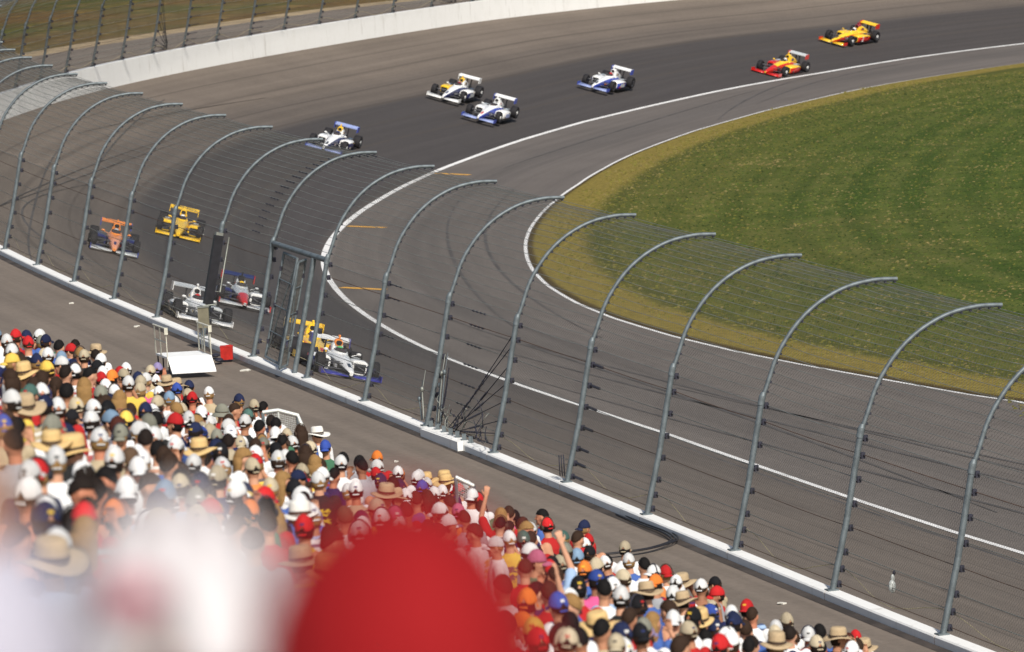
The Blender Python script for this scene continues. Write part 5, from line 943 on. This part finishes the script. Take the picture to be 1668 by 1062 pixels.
for x,y,z,code in CROWD: people.append([x,y,z,code])
prow={}
def steptop(x,y):
    q=V.x*x+V.y*y; k=math.floor(q/.8); return 19.63-1.635-.427*(k+.5)*.8-.005*(U.x*x+U.y*y)*0
scr=[(834+FPX*(p[0]/p[1]),531+FPX*((CAMZ-p[2])/p[1]-.1047)) for p in people]
order=sorted(range(len(people)),key=lambda i:people[i][1])     # nearest first = largest
IND=set(order[:300]); used={}; rest=[]
def dirword(dx,dy):
    if abs(dx)>abs(dy)*1.1: return 'right of' if dx<0 else 'left of'
    return 'below' if dy<0 else 'above'
def art(l): return l if l.endswith('hair') else ('a '+l if not l.startswith('a ') else l)
def make_label(i,shn):
    me_=look(people[i][3]); nb=sorted(range(len(people)),key=lambda j:(scr[j][0]-scr[i][0])**2+(scr[j][1]-scr[i][1])**2)[1:9]
    base='person with '+art(me_)+' and '+shn+' shirt'
    c=[]
    for j in nb: c.append(base+', '+dirword(scr[j][0]-scr[i][0],scr[j][1]-scr[i][1])+' '+art(look(people[j][3])))
    ac='abcdefgh'
    for a in range(5):
        for b2 in range(a+1,7):
            j,k=nb[a],nb[b2]; c.append('person with '+art(me_)+', '+dirword(scr[j][0]-scr[i][0],scr[j][1]-scr[i][1])+' '+art(look(people[j][3]))+', '+dirword(scr[k][0]-scr[i][0],scr[k][1]-scr[i][1])+' '+art(look(people[k][3])))
    for l in c:
        if l not in used and len(l.split())<=16: used[l]=1; return l
    l=c[-1]; used[l]=1; return l
VMAP=0
UPS={(892,950):2,(904,1004):2,(540,850):2,(775,860):5}
shadow_grp='spectators packed in the near grandstand'
for i in range(len(people)):
    x,y,zh,code=people[i]; px,py=scr[i]
    zf=steptop(x,y); 
    sc=(zh-zf)/1.635
    if not .90<sc<1.12: zf=zh-1.635*min(max(sc,.9),1.12) if False else zf; sc=min(max(sc,.9),1.12); zf=zh-1.635*sc
    var=random.choice((0,0,1,1,4,0,1,3)) 
    for (ux_,uy_),v_ in list(UPS.items()):
        if abs(px-ux_)<16 and abs(py-uy_)<14 and v_ is not None: var=v_; UPS[(ux_,uy_)]=None; break
    sh=SH[RNG.choice(len(SH),p=SHP)]; bare=random.random()<.05
    skin=random.choice(SKIN[:4]) if random.random()<.95 else SKIN[4]
    rz=random.gauss(.0,.35)+(random.choice((-1,1))*random.uniform(.6,1.5) if random.random()<.20 else 0)
    b=person(x,y,zh,code,rz,var,(skin if bare else sh[0]),skin,sc,zf,random.gauss(0,.05),muff=(random.random()<.08))
    if i in IND: tag(b,make_label(i,sh[2] if not bare else 'no'),'person',shadow_grp); b['label']=b['label'].replace('and no shirt','a bare back')
    else: rest.append(b)
    q=V.x*x+V.y*y; uu=U.x*x+U.y*y; k=math.floor(q/.8); prow.setdefault(k,[]).append((uu,zf))
# the farthest, smallest spectators: one object
vs_=[];fs_=[];ms_=[];cs_=[];mats_=[M_skin,M_cloth,M_hair,M_cap,M_straw,M_band]
def vcol(m):
    n=m.copy(); n.name='far_'+m.name; N=n.node_tree.nodes; L=n.node_tree.links
    oi=[k for k in N if k.type=='OBJECT_INFO']
    if oi:
        a=N.new('ShaderNodeAttribute'); a.attribute_name='tint'
        for l in list(oi[0].outputs['Color'].links): L.new(a.outputs['Color'],l.to_socket)
    return n
mats2=[vcol(m) for m in mats_]
for b in rest:
    for o in [b]+list(b.children):
        me=o.data; n=len(me.vertices); co=np.zeros(n*3); me.vertices.foreach_get('co',co); co=co.reshape(-1,3)
        Mw=np.array(b.matrix_world); co=co@Mw[:3,:3].T+Mw[:3,3]; off_=len(vs_) and sum(len(v) for v in vs_); vs_.append(co)
        cs_.append(np.tile(np.array(o.color),(n,1)))
        mi=[mats_.index(m) if m in mats_ else 5 for m in me.materials]
        for p in me.polygons: fs_.append([off_+v for v in p.vertices]); ms_.append(mi[p.material_index])
allv=np.concatenate(vs_); me=bpy.data.meshes.new('crowd'); me.from_pydata(allv.tolist(),[],fs_); me.polygons.foreach_set('material_index',ms_); me.polygons.foreach_set('use_smooth',[True]*len(fs_))
[me.materials.append(m) for m in mats2]; at=me.color_attributes.new('tint','FLOAT_COLOR','POINT'); at.data.foreach_set('color',np.concatenate(cs_).astype(np.float32).ravel()); me.update()
for b in rest:
    for o in list(b.children): bpy.data.objects.remove(o)
    bpy.data.objects.remove(b)
co_=link('crowd',me); tag(co_,'most distant spectators in caps along the far edge of the packed stand','crowd',kind='stuff')

# people right in front of the camera, far out of focus
def fgp(px_pt,code,shirt,label,var=0,rz=0,sc=1.0):
    x,y,z=px_pt; zf=z-1.635*sc
    b=person(x,y,z,code,rz,var,shirt,SKIN[1],sc,zf); tag(b,label,'person'); return b
f0,f1,f2,f3=M['fg']
fgp(f0,'cR',(.26,.01,.01),'person in a bright red cap and red shirt, hugely blurred at bottom centre',0,.1,1.04); [(setattr(q,'color',(.25,.006,.008,1)),setattr(q,'data',CAPS[1]),setattr(q,'scale',(1.13,1.10,1.0))) for q in bpy.data.objects if q.parent and q.name.startswith('cap') and q.parent.get('label','').startswith('person in a bright red cap')]
b=fgp(f1,'cW',(.45,.44,.46),'person in a white cap with a pink mark, hugely blurred at lower left',1,-.1,1.06)
mb=MB(); mb.ell((HC.x-.018,HC.y-.092,HC.z+.066),(.022,.016,.014)); o=mb.build('cap_mark',plain('pink_mark',(.42,.06,.10),.8),b); [setattr(q,'color',(.66,.635,.645,1)) for q in b.children if q.name.startswith('cap') and 'mark' not in q.name]
mb=MB()
for k in range(8):
    th=k*math.pi/4+.2; mb.tube([(HC.x+.086*math.sin(q)*math.cos(th),HC.y+.106*math.sin(q)*math.sin(th),HC.z+.123*math.cos(q)) for q in np.linspace(.25,1.5,9)],.0075,6)
mb.build('cap_ribs',plain('rib_shade',(.34,.31,.32),.9),b)
fgp(f2,'bW',(.50,.50,.62),'person in a pale lilac white hat, hugely blurred in the lower left corner',0,.2,1.0)
fgp(f3,'nn',(.60,.62,.80),'bald person standing blurred at the very left edge above the white hats',0,.2,1.05)

[setattr(q,'color',(.42,.41,.48,1)) for q in bpy.data.objects if q.name.startswith('bucket_hat') and q.parent and 'lilac' in q.parent.get('label','')]
# grandstand under the people: stepped rows, front wall, landing by the camera
M_conc=plain('stand_concrete',(.30,.285,.26),.85,0,.15,1.2); M_bench=plain('aluminium_bench',(.45,.45,.44),.4,.5,.1,3)
gsr=empty('grandstand',(0,40,6)); tag(gsr,'grey concrete grandstand of long steps beneath the packed crowd','grandstand'); O=Vector((0,40,6))
ks=sorted(prow); kmin,kmax=ks[0],ks[-1]; lastmax=None; mb=MB(); bm2=MB()
for k in range(kmax,-4,-1):
    um=[u_ for kk in (k-1,k,k+1) for u_,_ in prow.get(kk,[])]
    umax=(max(um)+.6) if um else (lastmax if lastmax else 60); lastmax=umax; umin=-8
    zt=19.63-1.635-.427*(k+.5)*.8; 
    if k<3: zt=min(zt,18.2)
    c2=U*((umin+umax)/2)+V*((k+.5)*.8); L_=umax-umin; ang=math.atan2(U.y,U.x); R=Matrix.Rotation(ang,3,'Z')
    mb.box(Vector((c2.x,c2.y,zt-1.5))-O,(L_,.80,3.0),0,R)
    c3=U*((umin+umax)/2)+V*(k*.8+.16); bm2.box(Vector((c3.x,c3.y,zt+.20))-O,(L_,.26,.05),0,R)
mb.build('steps',M_conc,gsr); bm2.build('bench_rows',M_bench,gsr)
# fascia and posts holding the stand up at its track side
mb=MB(); kf=kmax+1; 
for t in np.linspace(-5,lastmax,14):
    c=U*t+V*(kf*.8-.3); mb.tube([Vector((c.x,c.y,4.3))-O,Vector((c.x,c.y,8.0))-O],.15,8)
mb.build('support_columns',M_conc,gsr)
# mesh railings at the end of the stand
def railing(name,pts,label,drop,depth):
    r0=Vector(pts[0]); o=empty(name,r0); tag(o,label,'railing'); P_=[Vector(p)-r0 for p in pts]
    mb=MB(); mb.tube(P_,.032,8); 
    for p in P_: mb.tube([p,p-Vector((0,0,drop))],.020,6)
    mb.build('rail',plain('pale_rail',(.62,.64,.60),.45,.2,.1,9),o)
    for i in range(len(P_)-1):
        wb=MB(); A,B=P_[i],P_[i+1]; n=max(5,int((B-A).length/.03)); dn=Vector((0,0,drop))
        for k in range(n+1): q=A.lerp(B,k/n); wb.tube([q,q-dn],.0035,4,caps=False)
        for k in range(int(drop/.035)): wb.tube([A-Vector((0,0,.035*k)),B-Vector((0,0,.035*k))],.0035,4,caps=False)
        wb.build('wire_panel',plain('pale_wire',(.50,.52,.50),.5,.3,.1,9),o)
    lb=MB(); q=P_[len(P_)//2]; lb.tube([q,q-Vector((0,0,drop+2.4))],.03,6); lb.tube([P_[0],P_[0]-Vector((0,0,drop+2.4))],.03,6); lb.build('standard',M_steel,o)
railing('mesh_railing',M['rail1'],'white topped wire mesh railing rising behind the crowd below the white platform',.55,0)
railing('mesh_railing',M['rail2'],'short pale wire mesh railing behind yellow straw hats above the blurred red cap',.30,0)
